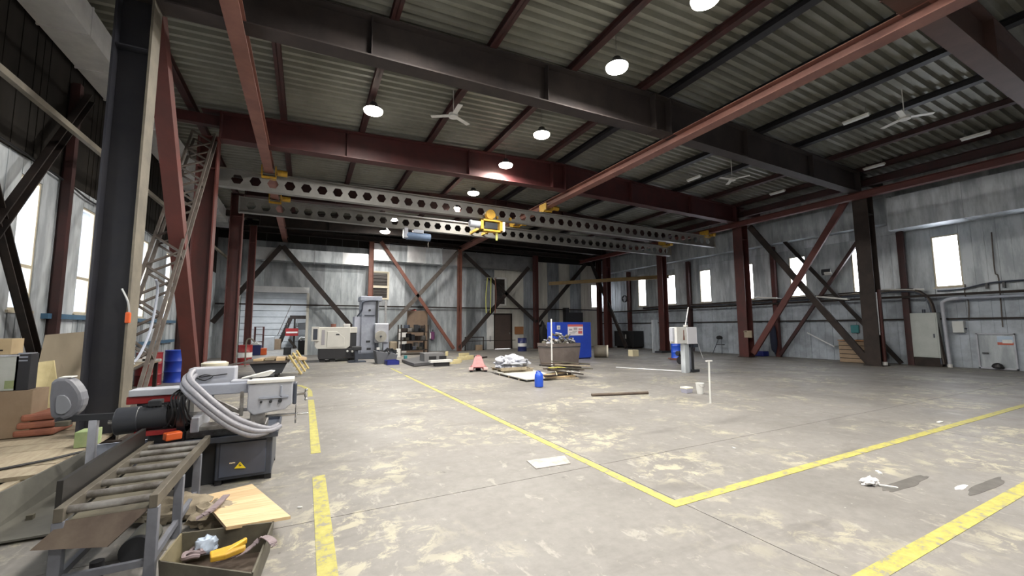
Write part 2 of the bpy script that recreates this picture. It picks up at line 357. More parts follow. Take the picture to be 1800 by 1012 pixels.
# windows
def window(n, axis, pos, a0, a1, z0, z1, sgn, bars, fm, glass=True, dark=False):
    r = struct('window_%d' % n); fw = .045
    def bx(m, p, q, lo, hi, t0=.005, t1=.07):
        l_, h_ = sorted((pos+sgn*t0, pos+sgn*t1))
        return m.box(l_, h_, p, q, lo, hi) if axis == 'y' else m.box(p, q, l_, h_, lo, hi)
    for k in range(4):
        m = MB(); bx(m, *[(a0, a0+fw, z0, z1), (a1-fw, a1, z0, z1), (a0+fw, a1-fw, z0, z0+fw), (a0+fw, a1-fw, z1-fw, z1)][k]); m.build('frame', fm, r)
    for b in bars: m = MB(); bx(m, a0+fw, a1-fw, b-.03, b+.03); m.build('crossbar', fm, r)
    zz = [z0]+list(bars)+[z1]
    for lo, hi in zip(zz, zz[1:]):
        m = MB(); bx(m, a0+fw, a1-fw, lo+.03, hi-.03, .03, .036); m.build('pane', mat('dirty_dark_glass', (.02, .018, .016), (.05, .04, .035), 2, .3) if dark else GLASS, r)
        if dark:
            for q in range(4):
                m = MB(); zq = lo+(hi-lo)*(q+.7)/4.6; bx(m, a0+fw, a1-fw, zq-.03, zq, .005, .028); m.build('slat', BROWN, r)
    m = MB(); bx(m, a0-.05, a1+.05, z0-.05, z0, -.05, .0); m.build('sill', fm, r)
    return r
n = 1
WFR = mat('pale_window_frame', (.55, .50, .38), (.42, .37, .28), 5, .6)
for c in rwin: window(n, 'y', XR, c-.39, c+.39, WZ0, WZ1, 1, [], WFR); n += 1
for a, b in lwin: window(n, 'y', XL, a, b, LZ0, LZ1, -1, [2.72], WFR); n += 1
CREAM = mat('cream_window_frame', (.72, .66, .52), rough=.5)
window(n, 'x', YB, 3.70, 4.66, 3.45, 5.12, 1, [4.18], CREAM, dark=True); n += 1
window(n, 'x', YB, 12.2, 13.1, 3.22, 5.15, 1, [], WHITE, dark=True); n += 1
window(n, 'x', YB, 21.0, 21.85, 3.15, 5.05, 1, [], WFR)
m = MB()
# reveal casings around the dark windows, door
for (a0, a1, z0, z1, fm) in ((3.70, 4.66, 3.45, 5.12, CREAM), (12.2, 13.1, 3.22, 5.15, WHITE)):
    r = struct('trim_%d' % (1 if a0 < 5 else 2))
    for q in ((a0-.07, a0, z0-.07, z1+.07), (a1, a1+.07, z0-.07, z1+.07), (a0, a1, z1, z1+.07), (a0, a1, z0-.07, z0)):
        MB().box(q[0], q[1], YB-.07, YB+.06, q[2], q[3]).build('casing', fm, r)
    if a0 < 5: MB().box(a0, a1, YB-.07, YB+.06, 4.12, 4.27).build('casing', fm, r)
r = struct('door_1', 'plain brown door in the far end wall')
MB().box(12.22, 13.53, YB-.02, YB+.05, .02, 2.48).build('door_leaf', mat('brown_door_paint', (.085, .058, .048), (.07, .05, .04), 3, .5), r, bev=.008)
MB().box(13.38, 13.44, YB-.10, YB-.02, 1.05, 1.2).build('door_handle', STEEL, r)
for q in ((12.12, 12.22, 0, 2.58), (13.53, 13.63, 0, 2.58), (12.22, 13.53, 2.48, 2.58)): MB().box(q[0], q[1], YB-.06, YB+.05, q[2], q[3]).build('door_frame', BROWN, r)
r = struct('trim_3', 'pale metal header and jambs around the big opening')
MB().box(-3.45, .12, YB-.09, YB+.3, 3.64, 3.98).build('header', GALVB, r)
MB().box(0., .14, YB-.09, YB+.3, 0, 3.64).build('jamb', WPAN, r)
MB().box(-3.45, -3.3, YB-.09, YB+.3, 0, 3.64).build('jamb', WPAN, r)
for z0 in (1.80, 1.10):
    MB().box(XL+.02, XL+.12, 10.9, 19.5, z0, z0+.10).build('trim_%d' % (4 if z0 > 1.5 else 5), STEELB)['kind'] = 'structure'
# ------------------------------------------------------------------ back room seen through the opening
bw = struct('wall_rear', 'pale rendered rear wall of the room behind the opening')
for k in range(10):
    MB().box(-5.6, 4.2, 38., 38.12-.0, .5*k, .5*k+.465).build('panel', PLAST, bw)
MB().box(-5.6, 4.2, 38.1, 38.3, 0, 5).build('backing', GALV[2], bw)
m = MB()
for y0, y1, z0, z1 in ((27.3, 29., 0, 5), (29., 30.2, 0, 1.9), (29., 30.2, 4.2, 5), (30.2, 31.4, 0, 5), (31.4, 32.6, 0, 1.9), (31.4, 32.6, 4.2, 5), (32.6, 38.3, 0, 5)): m.box(-4.9, -4.6, y0, y1, z0, z1)
o = m.build('wall_side', GALV[1]); o['kind'] = 'structure'
for k, y0 in enumerate((29., 31.4)): window(30+k, 'y', -4.6, y0, y0+1.2, 1.9, 4.2, -1, [3.0], WFR)
MB().box(3.2, 3.4, 27.28, 38.3, 0, 5).build('wall_inner', PLAST)['kind'] = 'structure'
MB().box(-5.6, 4.2, 27.28, 38.3, 4.6, 4.8).build('ceiling_rear', DARK)['kind'] = 'structure'
st = thing('staircase', 'dark steel staircase rising to a landing behind the opening', 'stairs', (-2.6, 36.5, 0))
p0 = PY(488, 600, 36.6); p1 = PY(511, 559, 36.6); p0.z = .05
for dy in (-.45, .45): MB().bar(p0+Y*dy, p1+Y*dy, .08, .26).build('stringer', DARK, st)
for k in range(12):
    q = p0.lerp(p1, (k+.6)/12.5); MB().box(q.x-.13, q.x+.13, 36.15, 37.05, q.z+.1, q.z+.14).build('tread', DARK, st)
MB().box(p1.x-.05, 2.9, 36.1, 37.1, p1.z-.05, p1.z+.2).build('landing', DARK, st)
for a in (p1.x+.3, 1.6): MB().box(a-.06, a+.06, 36.2, 36.32, 0, p1.z-.05).build('post', DARK, st)
MB().tube([p0+V((0, -.45, 1.)), p1+V((0, -.45, 1.)), V((2.9, 36.1, p1.z+1.))], .025).build('handrail', GREYST, st)
for k, (x_, y_, z_) in enumerate(((.0, 31.5, 4.35), (-2.2, 34.5, 4.35))):  # second lamp is added to brighten the back room
    t = thing('ceiling_lamp', ['small lit lamp under the ceiling of the back room nearer the opening', 'added lamp brightening the back room, hung deep before the stairs'][k], 'lamp', (x_, y_, z_), kind='thing')
    MB().lathe((x_, y_, z_), [(.02, -.06), (.14, -.04), (.16, 0), (.12, .08)], 16).build('diffuser', LIT, t, smooth=True); MB().cyl((x_, y_, z_+.07), (x_, y_, 4.6), .03, n=8).build('stem', SHELL, t)
    ld = bpy.data.lights.new('lamp_light', 'AREA'); ld.shape = 'DISK'; ld.size = .3; ld.energy = 170; ld.color = (.93, .97, 1); lo = bpy.data.objects.new('lamp_light', ld); COL.objects.link(lo); lo.parent = t; lo.location = (0, 0, -.1)
s = thing('wall_banner', 'red framed panel with a white band hanging under the stair landing', 'sign', (-.9, 35.9, .9))
a = PY(502, 577, 35.9); b = PY(524, 590, 35.9)
MB().box(a.x, b.x, 35.88, 35.92, b.z, a.z).build('board', REDP, s); MB().box(a.x+.05, b.x-.05, 35.86, 35.88, (a.z+b.z)/2-.08, (a.z+b.z)/2+.04).build('band', WHITE, s)
for q in (a.x+.1, b.x-.1): MB().cyl((q, 35.9, a.z), (q, 36.3, p1.z-.03), .01).build('hanger', STEEL, s)

# ------------------------------------------------------------------ steel frame
def hcol(x, y, ht, web, fla, label, sx=.5, sy=.42):
    t = thing('steel_column', label, 'column', (x, y, 0), kind='thing')
    MB().box(x-sx/2+.03, x+sx/2-.03, y-.012, y+.012, .03, ht).build('web', web, t)
    for s_ in (-1, 1): MB().box(*sorted((x+s_*sx/2, x+s_*(sx/2-.03))), y-sy/2, y+sy/2, .03, ht).build('flange', fla if s_ > 0 else web, t)
    MB().box(x-sx/2-.06, x+sx/2+.06, y-sy/2-.06, y+sy/2+.06, 0, .03).build('base_plate', BROWN, t)
    for zz in (ht-.9,):
        for s_ in (-1, 1): MB().box(x-sx/2+.03, x+sx/2-.03, *sorted((y+s_*.012, y+s_*(sy/2-.01))), zz, zz+.02).build('stiffener', web, t)
    return t
FRY = [2.7, 8.05, 13.35, 18.7, 24.05]
REDB = mat('red_flange_paint', (.12, .030, .024), (.085, .025, .02), 2.2, .55)
lc = ['first wide navy column on the door side, just out past the bandsaw', 'tall navy blue column with dusty beige flange beside the bandsaw', 'red column where the box brace and lattice brace meet, behind the bandsaw',
      'red column beyond the lattice brace, next to the low cart', 'slim red column standing near the big opening']
wid = [.46, .46, .46, .42, .3]
for k, y_ in enumerate(FRY): hcol(-2.55, y_, zbot(-2.55)+.02, NAVY if k < 2 else RED, BEIGE if k < 2 else REDB, lc[k], wid[k], wid[k]*.8)
rc = ['column under the nearest roof beam, outside the picture edge', 'dark wide column between the windows near the grey wall cabinet', 'red column with the red diagonal brace rising from its foot',
      'red column behind the white control pedestal', 'dim red column near the far corner of the window wall']
for k, y_ in enumerate(FRY): hcol(20.2, y_, zbot(20.2)+.02, BROWN if k == 1 else RED, BROWN if k == 1 else RED, rc[k], .5 if k < 3 else .42, .5 if k < 3 else .42)
def frame_beam(y, mt, label, dz=0):
    t = thing('roof_beam', label, 'beam', (RIDGE, y, zbot(RIDGE)), kind='thing')
    for a, b in ((-4.4, RIDGE), (RIDGE, 21.9)):
        pts = []
        if a < 0:
            m = MB().prism([(-2.3, y-.012, zbot(-2.3)), (RIDGE, y-.012, zbot(RIDGE)), (RIDGE, y-.012, ztop(RIDGE)), (-2.3, y-.012, ztop(-2.3))], (0, .024, 0))
            m.build('web', mt, t)
            MB().box(-4.4, -2.3, y-.09, y+.09, ztop(-4.4)-.3, ztop(-4.4)-.02).build('outrigger', mt, t)
        else:
            MB().prism([(RIDGE, y-.012, zbot(RIDGE)), (20.2, y-.012, zbot(20.2)), (20.2, y-.012, ztop(20.2)), (RIDGE, y-.012, ztop(RIDGE))], (0, .024, 0)).build('web', mt, t)
            MB().box(20.2, 21.9, y-.09, y+.09, ztop(21)-.3, ztop(21)-.02).build('outrigger', mt, t)
    for a, b in ((-2.75, RIDGE), (RIDGE, 20.4)):
        MB().bar((a, y, zbot(a)), (b, y, zbot(b)), .36, .03).build('bottom_flange', mt, t)
        MB().bar((a, y, ztop(a)-.015), (b, y, ztop(b)-.015), .36, .03).build('top_flange', mt, t)
    for a in (.95, 5.0, 12.6, 16.4):
        for s_ in (-1, 1): MB().box(a-.01, a+.01, *sorted((y+s_*.012, y+s_*.17)), zbot(a), ztop(a)-.03).build('stiffener', mt, t)
    for a in (-2.3, 8.5, 9.1, 19.7): MB().box(a-.02, a+.02, y-.2, y+.2, zbot(a)-.02, ztop(a)).build('end_plate', mt, t)
    return t
bl = ['nearest brown roof beam crossing the upper corner over the window side', 'dark grey-brown roof beam crossing high over the near bay', 'dark red roof beam crossing over the middle bay', 'dim red roof beam just behind the perforated crane girders', 'far dark roof beam before the end wall']
for y_, mt, l_ in zip(FRY, (mat('brown_red_beam', (.085, .043, .034), (.06, .032, .026), 2, .6), mat('charcoal_beam', (.050, .040, .038), (.032, .027, .027), 1.5, .65, spec=.25), mat('crimson_beam', (.070, .016, .016), (.045, .013, .014), 2, .55), DRED, DARK), bl): frame_beam(y_, mt, l_)
# purlins
pxs = [-3., -.8, 1.37, 3.54, 5.75, 8.05, 8.95, 11.1, 13.3, 15.5, 17.7, 19.9]
side = ['over the side wall strip of windows and duct', 'first inside the navy column row', 'second inside the navy column row', 'above the left ceiling lamp', 'above the white ceiling fan beside the lamps', 'left of the ridge above the lamp row',
        'right of the ridge above the lamp row', 'first on the window-side slope', 'second on the window-side slope', 'above the tube lights nearer the ridge', 'between the two rows of tube lights', 'nearest the red edge beam']
for k, x in enumerate(pxs):
    mt = DRED if k < 6 else (mat('black_purlin_paint', (.011, .010, .013), rough=.5) if k < 10 else DRED); fwd = .08 if k < 6 else .11
    m = MB(); z = ztop(x); m.box(x-.006, x+.006, YF, YB, z, z+PD); m.box(x-fwd, x+fwd, YF, YB, z, z+.012); m.box(x-.08, x+.08, YF, YB, z+PD-.012, z+PD)
    solo(m, 'purlin', mt, ('dark red' if k < 8 or k == 11 else 'blackish')+' roof purlin '+side[k], 'purlin', kind='thing')
# longitudinal rails under the frames
def ibeam(name, p0, p1, w_, h, mt, label, cat='rail', up=Z, t=.014, plates=()):
    p0, p1 = V(p0), V(p1); d = (p1-p0).normalized(); sd = d.cross(up).normalized(); u = sd.cross(d)
    r = thing(name, label, cat, p0, kind='thing')
    MB().bar(p0, p1, t, h-.04, up).build('web', mt, r)
    for s_ in (-1, 1): MB().bar(p0+u*s_*(h/2-.01), p1+u*s_*(h/2-.01), w_, .02, up).build('flange', mt, r)
    return r
BRAIL = mat('dusty_red_rail', (.22, .098, .074), (.16, .066, .052), 2, .6)
ibeam('crane_rail', (-1.24, YF, 6.72), (-1.24, YB-.2, 6.72), .26, .28, BRAIL, 'dusty red crane runway rail nearer the navy column', 'rail')
ibeam('crane_rail', (9.33, YF, 6.94), (9.33, YB-.2, 6.94), .32, .26, BRAIL, 'broad dusty red crane runway rail sweeping across from the upper corner', 'rail')
ibeam('crane_rail', (19.75, YF, 6.80), (19.75, YB-.2, 6.80), .26, .26, REDB, 'red crane runway rail running along the window side columns', 'rail')
for k, y_ in enumerate(FRY):
    pass
ibeam('eave_beam', (20.2, YF, 7.38), (20.2, YB-.1, 7.38), .22, .30, DRED, 'dark red eave beam above the window side columns', 'beam')
bn = ['nearest brown beam', 'charcoal beam', 'crimson beam', 'dim red beam', 'last dark beam']
for y_ in FRY:
    solo(MB().box(-1.32, -1.16, y_-.1, y_+.1, 6.86, zbot(-1.24)), 'rail_hanger', DRED, 'small red hanger plate of the column side rail under the ' + bn[FRY.index(y_)], 'bracket', 'hangers between roof beams and rails')
    solo(MB().box(19.67, 19.83, y_-.1, y_+.1, 6.93, zbot(19.75)), 'rail_hanger', DRED, 'small red hanger plate of the window side rail under the ' + bn[FRY.index(y_)], 'bracket', 'hangers between roof beams and rails')
# wall posts and girts
for k, y_ in enumerate((2.2, 7.5, 12.65, 17.97, 23.4)):
    solo(MB().box(21.62, 21.78, y_-.1, y_+.1, 0, 5.7).box(21.78, 21.97, y_-.015, y_+.015, 0, 5.7), 'wall_post', DRED if k % 2 else RED, 'slim red post on the window wall ' + ['off at the near end', 'behind the grey electrical cabinet', 'between the crossed braces', 'behind the white pedestal', 'near the far corner'][k], 'post', kind='thing')
for k, y_ in enumerate((5.9, 11.1, 14.6, 20.)):
    solo(MB().box(-4.42, -4.30, y_-.07, y_+.07, 0, 6.6).box(-4.48, -4.42, y_-.015, y_+.015, 0, 6.6), 'wall_post', DRED, 'dark red post on the dark-topped side wall ' + ['beside the camera', 'between the first two windows', 'after the second window', 'near the opening'][k], 'post', kind='thing')
def girt(p0, p1, mt, label, r=.045):
    return solo(MB().bar(p0, p1, r*1.3, r*2), 'wall_girt', mt, label, 'rail', kind='thing')
girt((21.72-.2, YF, 2.72), (21.52, 26.8, 2.72), DARK, 'dark horizontal rail under the tall windows')
girt((21.86, YF, 1.82), (21.86, 26.8, 1.82), DARK, 'thin dark horizontal rail low on the window wall', .03)
girt((-4.4, 26.75, 2.93), (21.6, 26.75, 2.93), DARK, 'dark horizontal rail across the far end wall', .04)
solo(MB().bar((-3.8, 3., 5.03), (-3.8, 25.9, 5.28), .08, .10), 'support_angle', BEIGE, 'long dusty beige beam running behind the navy column', 'beam', kind='thing')
# diagonal braces
def brace(p0, p1, w_, mt, label, h=None, up=Z, teeth=False):
    m = MB()
    if h: m.bar(p0, p1, w_, h, up); return solo(m, 'diagonal_brace', mt, label, 'brace', kind='thing')
    m.bar(p0, p1, w_, .02, up); d = (V(p1)-V(p0)).normalized(); sd = d.cross(up).normalized(); u = sd.cross(d)
    for s_ in (-1, 1): m.bar(V(p0)+sd*s_*(w_/2-.01)+u*.05, V(p1)+sd*s_*(w_/2-.01)+u*.05, .02, .10, up)
    return solo(m, 'diagonal_brace', mt, label, 'brace', kind='thing')
brace((-2.48, 8.45, 6.9), (-2.48, 13.05, .1), .26, REDB, 'broad red box brace leaning from the navy column top to the red column foot', .27, up=X)
# lattice brace
lb = thing('lattice_brace', 'rusty lattice girder brace crossing the broad red brace', 'brace', (-2.62, 8.4, .3), kind='thing')
q0, q1 = V((-2.60, 8.5, .15)), V((-2.60, 13.0, 6.7)); d = (q1-q0).normalized(); sd = V((0, d.z, -d.y))
for s_ in (-.12, .12):
    for dx in (-.24, .24): MB().bar(q0+sd*s_+X*dx, q1+sd*s_+X*dx, .05, .05, X).build('chord', GREYST, lb)
nn = 20
for k in range(nn):
    sg = 1 if k % 2 else -1; a = q0.lerp(q1, k/nn)+X*.24*sg; b = q0.lerp(q1, (k+1)/nn)-X*.24*sg
    for o_ in (-.12, .12): MB().bar(a+sd*o_, b+sd*o_, .04, .03, sd).build('lacing', GREYST, lb)
    if k % 3 == 0: MB().bar(a-sd*.12, a+sd*.12, .03, .03, X).build('batten', GREYST, lb)
# window-side row and wall braces
brace((20.15, 13.02, .2), (20.15, 8.6, 6.85), .26, REDB, 'red diagonal brace climbing from the red column foot past a window', up=X)
brace((20.3, 12.9, 6.7), (20.3, 8.35, .1), .26, BROWN, 'brown diagonal brace crossing the red one in front of the window wall', up=X)
brace((21.5, 12.5, .1), (21.5, 8.0, 6.5), .14, DRED, 'thin dark brace on the window wall rising past the narrow window', up=X)
brace((21.45, 12.3, 6.4), (21.45, 7.75, .05), .14, DARK, 'thin dark brace on the window wall falling to the grey cabinet', up=X)
brace((20.2, 26., 6.75), (20.2, 22.2, .1), .26, DARK, 'dark brace falling from the end frame beside the far red column', up=X)
brace((-4.3, 10.95, .1), (-4.3, 8.2, 4.6), .2, DARK, 'black brace on the side wall falling beside the leaning plywood', up=X)
brace((-4.25, 8.2, 2.2), (-4.25, 11.2, 6.4), .18, DARK, 'black brace on the side wall rising over the first window', up=X)
G = 26.
def gb(p, q, w_, mt, label): return brace(PY(*p, G) if len(p) == 2 else V(p), PY(*q, G) if len(q) == 2 else V(q), w_, mt, label, up=Y)
gb((495, 432), (-4.35, G, 1.9), .24, DARK, 'dark brace slanting from above the opening to the side wall')
gb((497, 432), (3.3, G, .6), .26, DARK, 'dark brace slanting across the wall to the white lathe')
gb((670, 424), (798, 613), .20, ORG, 'reddish brace slanting from the duct to the foot of the orange post')
gb((806, 442), (3.75, G, .6), .24, GREYST, 'grey brace with light edges crossing the reddish brace')
gb((816, 446), (943, 566), .22, DARK, 'dark brace passing the narrow dark window')
gb((808, 612), (930, 470), .26, BROWN, 'brown brace rising from the orange post foot to the dim red post')
gb((945, 566), (1030, 464), .26, DARK, 'dark brace rising behind the blue panel')
for k, (px, bot, w_, mt) in enumerate(((650, 0, .28, ORG), (808, 0, .26, ORG), (943, 0, .34, RED), (1055, 0, .34, RED))):
    x = PY(px, 560, G).x
    m = MB().box(x-w_/2, x+w_/2, G+.06, G+.08, 0, 6.9); m.box(x-w_/2, x-w_/2+.02, G-.06, G+.2, 0, 6.9); m.box(x+w_/2-.02, x+w_/2, G-.06, G+.2, 0, 6.9)
    solo(m, 'gable_post', mt, ['orange primed post behind the tall grey boring machine', 'orange primed post at the crossing of four braces', 'red post beside the brown door', 'red post before the far corner window'][k], 'post', kind='thing')
ibeam('tie_beam', (-4.3, G+.1, 7.05), (21.8, G+.1, 7.05), .3, .3, DARK, 'dark tie beam over the far end posts', 'beam')
# ------------------------------------------------------------------ ducts
def duct(label, segs, mt, side='x'):
    t = thing('air_duct', label, 'duct', segs[0][0] if False else (segs[0][0], segs[0][2], segs[0][4]), kind='thing')
    for k_, s_ in enumerate(segs):
        MB().box(*s_).build('duct_section', (GALV[0] if mt is GALVB and k_ in (1, 2, 5, 7) else mt), t)
        if side == 'x': MB().box(s_[1]-.03, s_[1]+.005, s_[2]-.02, s_[3]+.02, s_[4]-.02, s_[5]+.02).build('joint_flange', mt, t)
        else: MB().box(s_[0]-.02, s_[1]+.02, s_[3]-.03, s_[3]+.005, s_[4]-.02, s_[5]+.02).build('joint_flange', mt, t)
    return t
duct('square galvanised air duct hung high along the dark-topped side wall', [(-4.42, -3.74, 3.+1.35*k, 3.+1.35*(k+1), 6.96, 7.5) for k in range(17)], mat('new_galvanised_sheet', (.90, .91, .92), (.72, .73, .75), 1.5, .35, .25, .15), 'y')
duct('bright galvanised air duct along the far end wall above the lathe', [(-2.7+1.52*k, -2.7+1.52*(k+1), 26.15, 26.9, 5.40, 6.1) for k in range(4)]+[(3.4+1.16*k, 3.4+1.16*(k+1), 26.2, 26.9, 5.78, 6.85) for k in range(5)], GALVB)
duct('dull galvanised air duct along the far end wall past the orange post', [(9.4+1.16*k, 9.4+1.16*(k+1), 26.3, 26.9, 5.75, 6.8) for k in range(5)], GALVD)
duct('wide galvanised air duct box on the near half of the window wall', [(21.0, 21.90, -3.+2.12*k, -3.+2.12*(k+1), 5.42, 6.75) for k in range(5)], GALV[0], 'y')
duct('long galvanised air duct on the far half of the window wall', [(21.35, 21.90, 7.6+2.4*k, 7.6+2.4*(k+1), 5.80, 6.9) for k in range(8)], GALV[1], 'y')
# ------------------------------------------------------------------ crane girders with hexagonal holes
def girder(y, xa, xb, x0, zc, label):
    t = thing('perforated_crane_girder', label, 'crane girder', (xa, y, zc-.31), kind='thing')
    m = MB(); th = .014; pit = .487; r = .165; H = .27; n = int((xb-.25-x0)/pit)
    hexp = [(r*math.cos(math.pi/3*k+math.pi/6*0), r*math.sin(math.pi/3*k)) for k in range(6)]
    def cell(a, b, c):
        out = [(b, zc), (b, zc+H), (c, zc+H), (a, zc+H), (a, zc), (a, zc-H), (c, zc-H), (b, zc-H)]
        hp = [(c+u, zc+v_) for u, v_ in hexp]     # 0 right,1 ur,2 ul,3 left,4 ll,5 lr
        P = [(u, y-th/2, v_) for u, v_ in out+hp]; Q = [(u, y+th/2, v_) for u, v_ in out+hp]
        faces = [(0, 1, 9, 8), (1, 2, 3, 10, 9), (3, 4, 11, 10), (4, 5, 12, 11), (5, 6, 7, 13, 12), (7, 0, 8, 13)]
        N = 14; m.add(P+Q, faces+[tuple(N+i for i in f[::-1]) for f in faces]+[(8+k, 8+(k+1) % 6, N+8+(k+1) % 6, N+8+k) for k in range(6)])
    for k in range(n+1):
        c = x0+pit*k; cell(c-pit/2, c+pit/2, c)
    m.box(xa, x0-pit/2, y-th/2, y+th/2, zc-H, zc+H); m.box(x0+pit*(n+.5), xb, y-th/2, y+th/2, zc-H, zc+H)
    GIRD = mat('grey_crane_paint', (.22, .213, .20), (.165, .16, .15), 2, .5)
    m.build('web', GIRD, t)
    for s_ in (-1, 1): MB().box(xa, xb, y-.11, y+.11, *sorted((zc+s_*H, zc+s_*(H+.03)))).build('flange', GIRD, t)
    for a in (xa, xb): MB().box(a-.02, a+.02, y-.12, y+.12, zc-.31, zc+.31).build('end_plate', GIRD, t)
    return t
girder(15., -2.65, 20.3, -2.10, 6.27, 'nearer grey crane girder with a row of hexagonal holes')
girder(18., -2.4, 20.2, -2.03, 6.24, 'farther grey crane girder with hexagonal holes, lit by the lamps')
# end carriages / trolleys
def trolley(x, y, zr, label, mt=YEL):
    t = thing('crane_trolley', label, 'trolley', (x, y, zr-.25), kind='thing')
    for s_ in (-1, 1):
        MB().box(*sorted((x+s_*.18, x+s_*.21)), y-.28, y+.28, zr-.14, zr+.16).build('side_plate', mt, t)
        for q in (-.16, .16): MB().cyl((x+s_*.05, y+q, zr+.05), (x+s_*.17, y+q, zr+.05), .07).build('wheel', STEEL, t, smooth=True)
    MB().box(x-.21, x+.21, y-.1, y+.1, zr-.20, zr-.14).build('hanger', mt, t)
    MB().cyl((x+.24, y-.12, zr+.0), (x+.52, y-.12, zr+.0), .10, n=12).build('drive_motor', mt, t, smooth=True)
    return t
zb = 6.58
for x, zr, l_ in ((-1.24, 6.62, 'nearer the navy column'), (9.33, 6.82, 'on the broad dusty rail'), (19.75, 6.68, 'on the window side rail')):
    trolley(x, 15., zr, 'yellow crane trolley joining nearer girder to rail, '+l_); trolley(x, 18., zr, 'yellow crane trolley joining farther girder to rail, '+l_)
# hoist between girders
h = thing('chain_hoist', 'yellow chain hoist carriage hanging between the two crane girders', 'hoist', (7.2, 16.2, 5.7), kind='thing')
for s_ in (0, 1): MB().box(6.85+.6*s_, 6.93+.6*s_, 14.9, 18.1, 6.02, 6.14).build('cross_beam', YEL, h)
hx, hz = PY(862, 398, 14.8).x, PY(862, 398, 14.8).z
a = PY(843, 385, 14.6); b = PY(881, 410, 14.6)
for q in ((a.x, b.x, a.z-.07, a.z), (a.x, b.x, b.z, b.z+.07), (a.x, a.x+.12, b.z, a.z), (b.x-.12, b.x, b.z, a.z)): MB().box(q[0], q[1], 14.45, 14.72, q[2], q[3]).build('frame', YEL, h, bev=.01)
MB().box(a.x+.2, b.x-.2, 14.5, 14.72, b.z+.1, a.z-.1).build('gearbox', SHELL, h, bev=.03)
MB().cyl((a.x-.42, 14.6, (a.z+b.z)/2+.02), (a.x, 14.6, (a.z+b.z)/2+.02), .14).build('motor', LGREY, h, smooth=True)
MB().box(b.x, b.x+.12, 14.48, 14.72, b.z+.05, a.z-.03).build('control_box', WHITE, h, bev=.01)
MB().cyl(((a.x+b.x)/2, 14.55, a.z+.24), ((a.x+b.x)/2, 14.75, a.z+.24), .2).build('top_wheel', YEL, h, smooth=True)
MB().cyl((b.x-.2, 14.6, b.z), (b.x-.2, 14.6, 5.35), .012, n=6).build('chain', STEEL, h)
MB().cyl((b.x-.2, 14.6, 5.35), (b.x-.2, 14.6, 5.05), .055, .04, n=10).build('hook_block', PYEL, h, smooth=True)
# far blue-grey motor hoist
h = thing('motor_hoist', 'blue-grey drum hoist hanging under the farther girder by the lamps', 'hoist', PY(735, 415, 18.), kind='thing')
a = PY(714, 408, 18.); b = PY(754, 424, 18.)
MB().cyl((a.x, 18, b.z+.17), (b.x+.05, 18, b.z+.17), .17, n=18).build('drum', mat('hoist_blue_grey', (.13, .19, .30), (.10, .15, .24), 3, .45), h, smooth=True)
MB().box(a.x+.3, a.x+.75, 17.85, 18.15, b.z+.3, 5.95).build('frame', GREYM, h, bev=.01)
MB().box(a.x-.12, a.x+.05, 17.84, 18.16, b.z+.05, b.z+.5).build('end_cap', LGREY, h, bev=.02)
MB().cyl((a.x+1., 18, b.z), (a.x+1., 18, b.z-.35), .012, n=6).build('chain', STEEL, h)
# busbar tubes along the girders
for y_, l_ in ((15.14, 'thin conductor tube running along the nearer crane girder'), (18.14, 'thin conductor tube running along the farther crane girder')):
    solo(MB().cyl((-1.0, y_, 6.61), (19.5, y_, 6.60), .03, n=8), 'conductor_tube', ALU, l_, 'tube', kind='thing')
# ------------------------------------------------------------------ lamps
def lamp(x, y, z, label):
    t = thing('high_bay_lamp', label, 'lamp', (x, y, z), group='high bay lamps in two rows', kind='thing')
    MB().lathe((x, y, z), [(.20, 0.), (.245, .0), (.24, .05), (.12, .14), (.09, .22), (.03, .24)], 20).build('housing', SHELL, t, smooth=True)
    MB().lathe((x, y, z-.02), [(.02, -.08), (.15, -.06), (.235, -.02), (.25, .03)], 20).build('diffuser', LIT, t, smooth=True)
    MB().cyl((x, y, z+.23), (x, y, ztop(x)+PD+.06), .008, n=6).build('suspension_rod', STEEL, t)
    ld = bpy.data.lights.new('lamp_light', 'AREA'); ld.shape = 'DISK'; ld.size = .42; ld.energy = LAMP_W; ld.color = (1, .955, .88)
    lo = bpy.data.objects.new('lamp_light', ld); COL.objects.link(lo); lo.parent = t; lo.location = (0, 0, -.09)
LP = [(6.16, 4.46, 'cut by the top edge of the picture'), (6.05, 6.66, 'in the ridge row before the charcoal roof beam'), (6.2, 10.2, 'in the ridge row, first past the charcoal beam'), (6.24, 12.79, 'in the ridge row close to the crimson beam'),
      (6.32, 16.19, 'in the ridge row just above the nearer girder'), (6.36, 18.75, 'in the ridge row, seen through the nearer girder'), (1.41, 11.03, 'alone in the side row beside a purlin'), (1.78, 6.3, 'at the top edge above the charcoal beam'),
      (4.04, 22.13, 'far, seen through the farther girder'), (3.50, 21.5, 'low under the farther girder'),
      (6.1, .9, 'in the ridge row behind the viewer'), (6.1, -3.2, 'in the ridge row, second behind the viewer'), (1.6, 1.6, 'in the side row overhead'), (1.6, -3.2, 'in the side row behind the viewer')]
for x, y, l_ in LP: lamp(x, y, 7.42 if y != 21.5 else 6.55, 'glowing round high bay lamp '+l_)
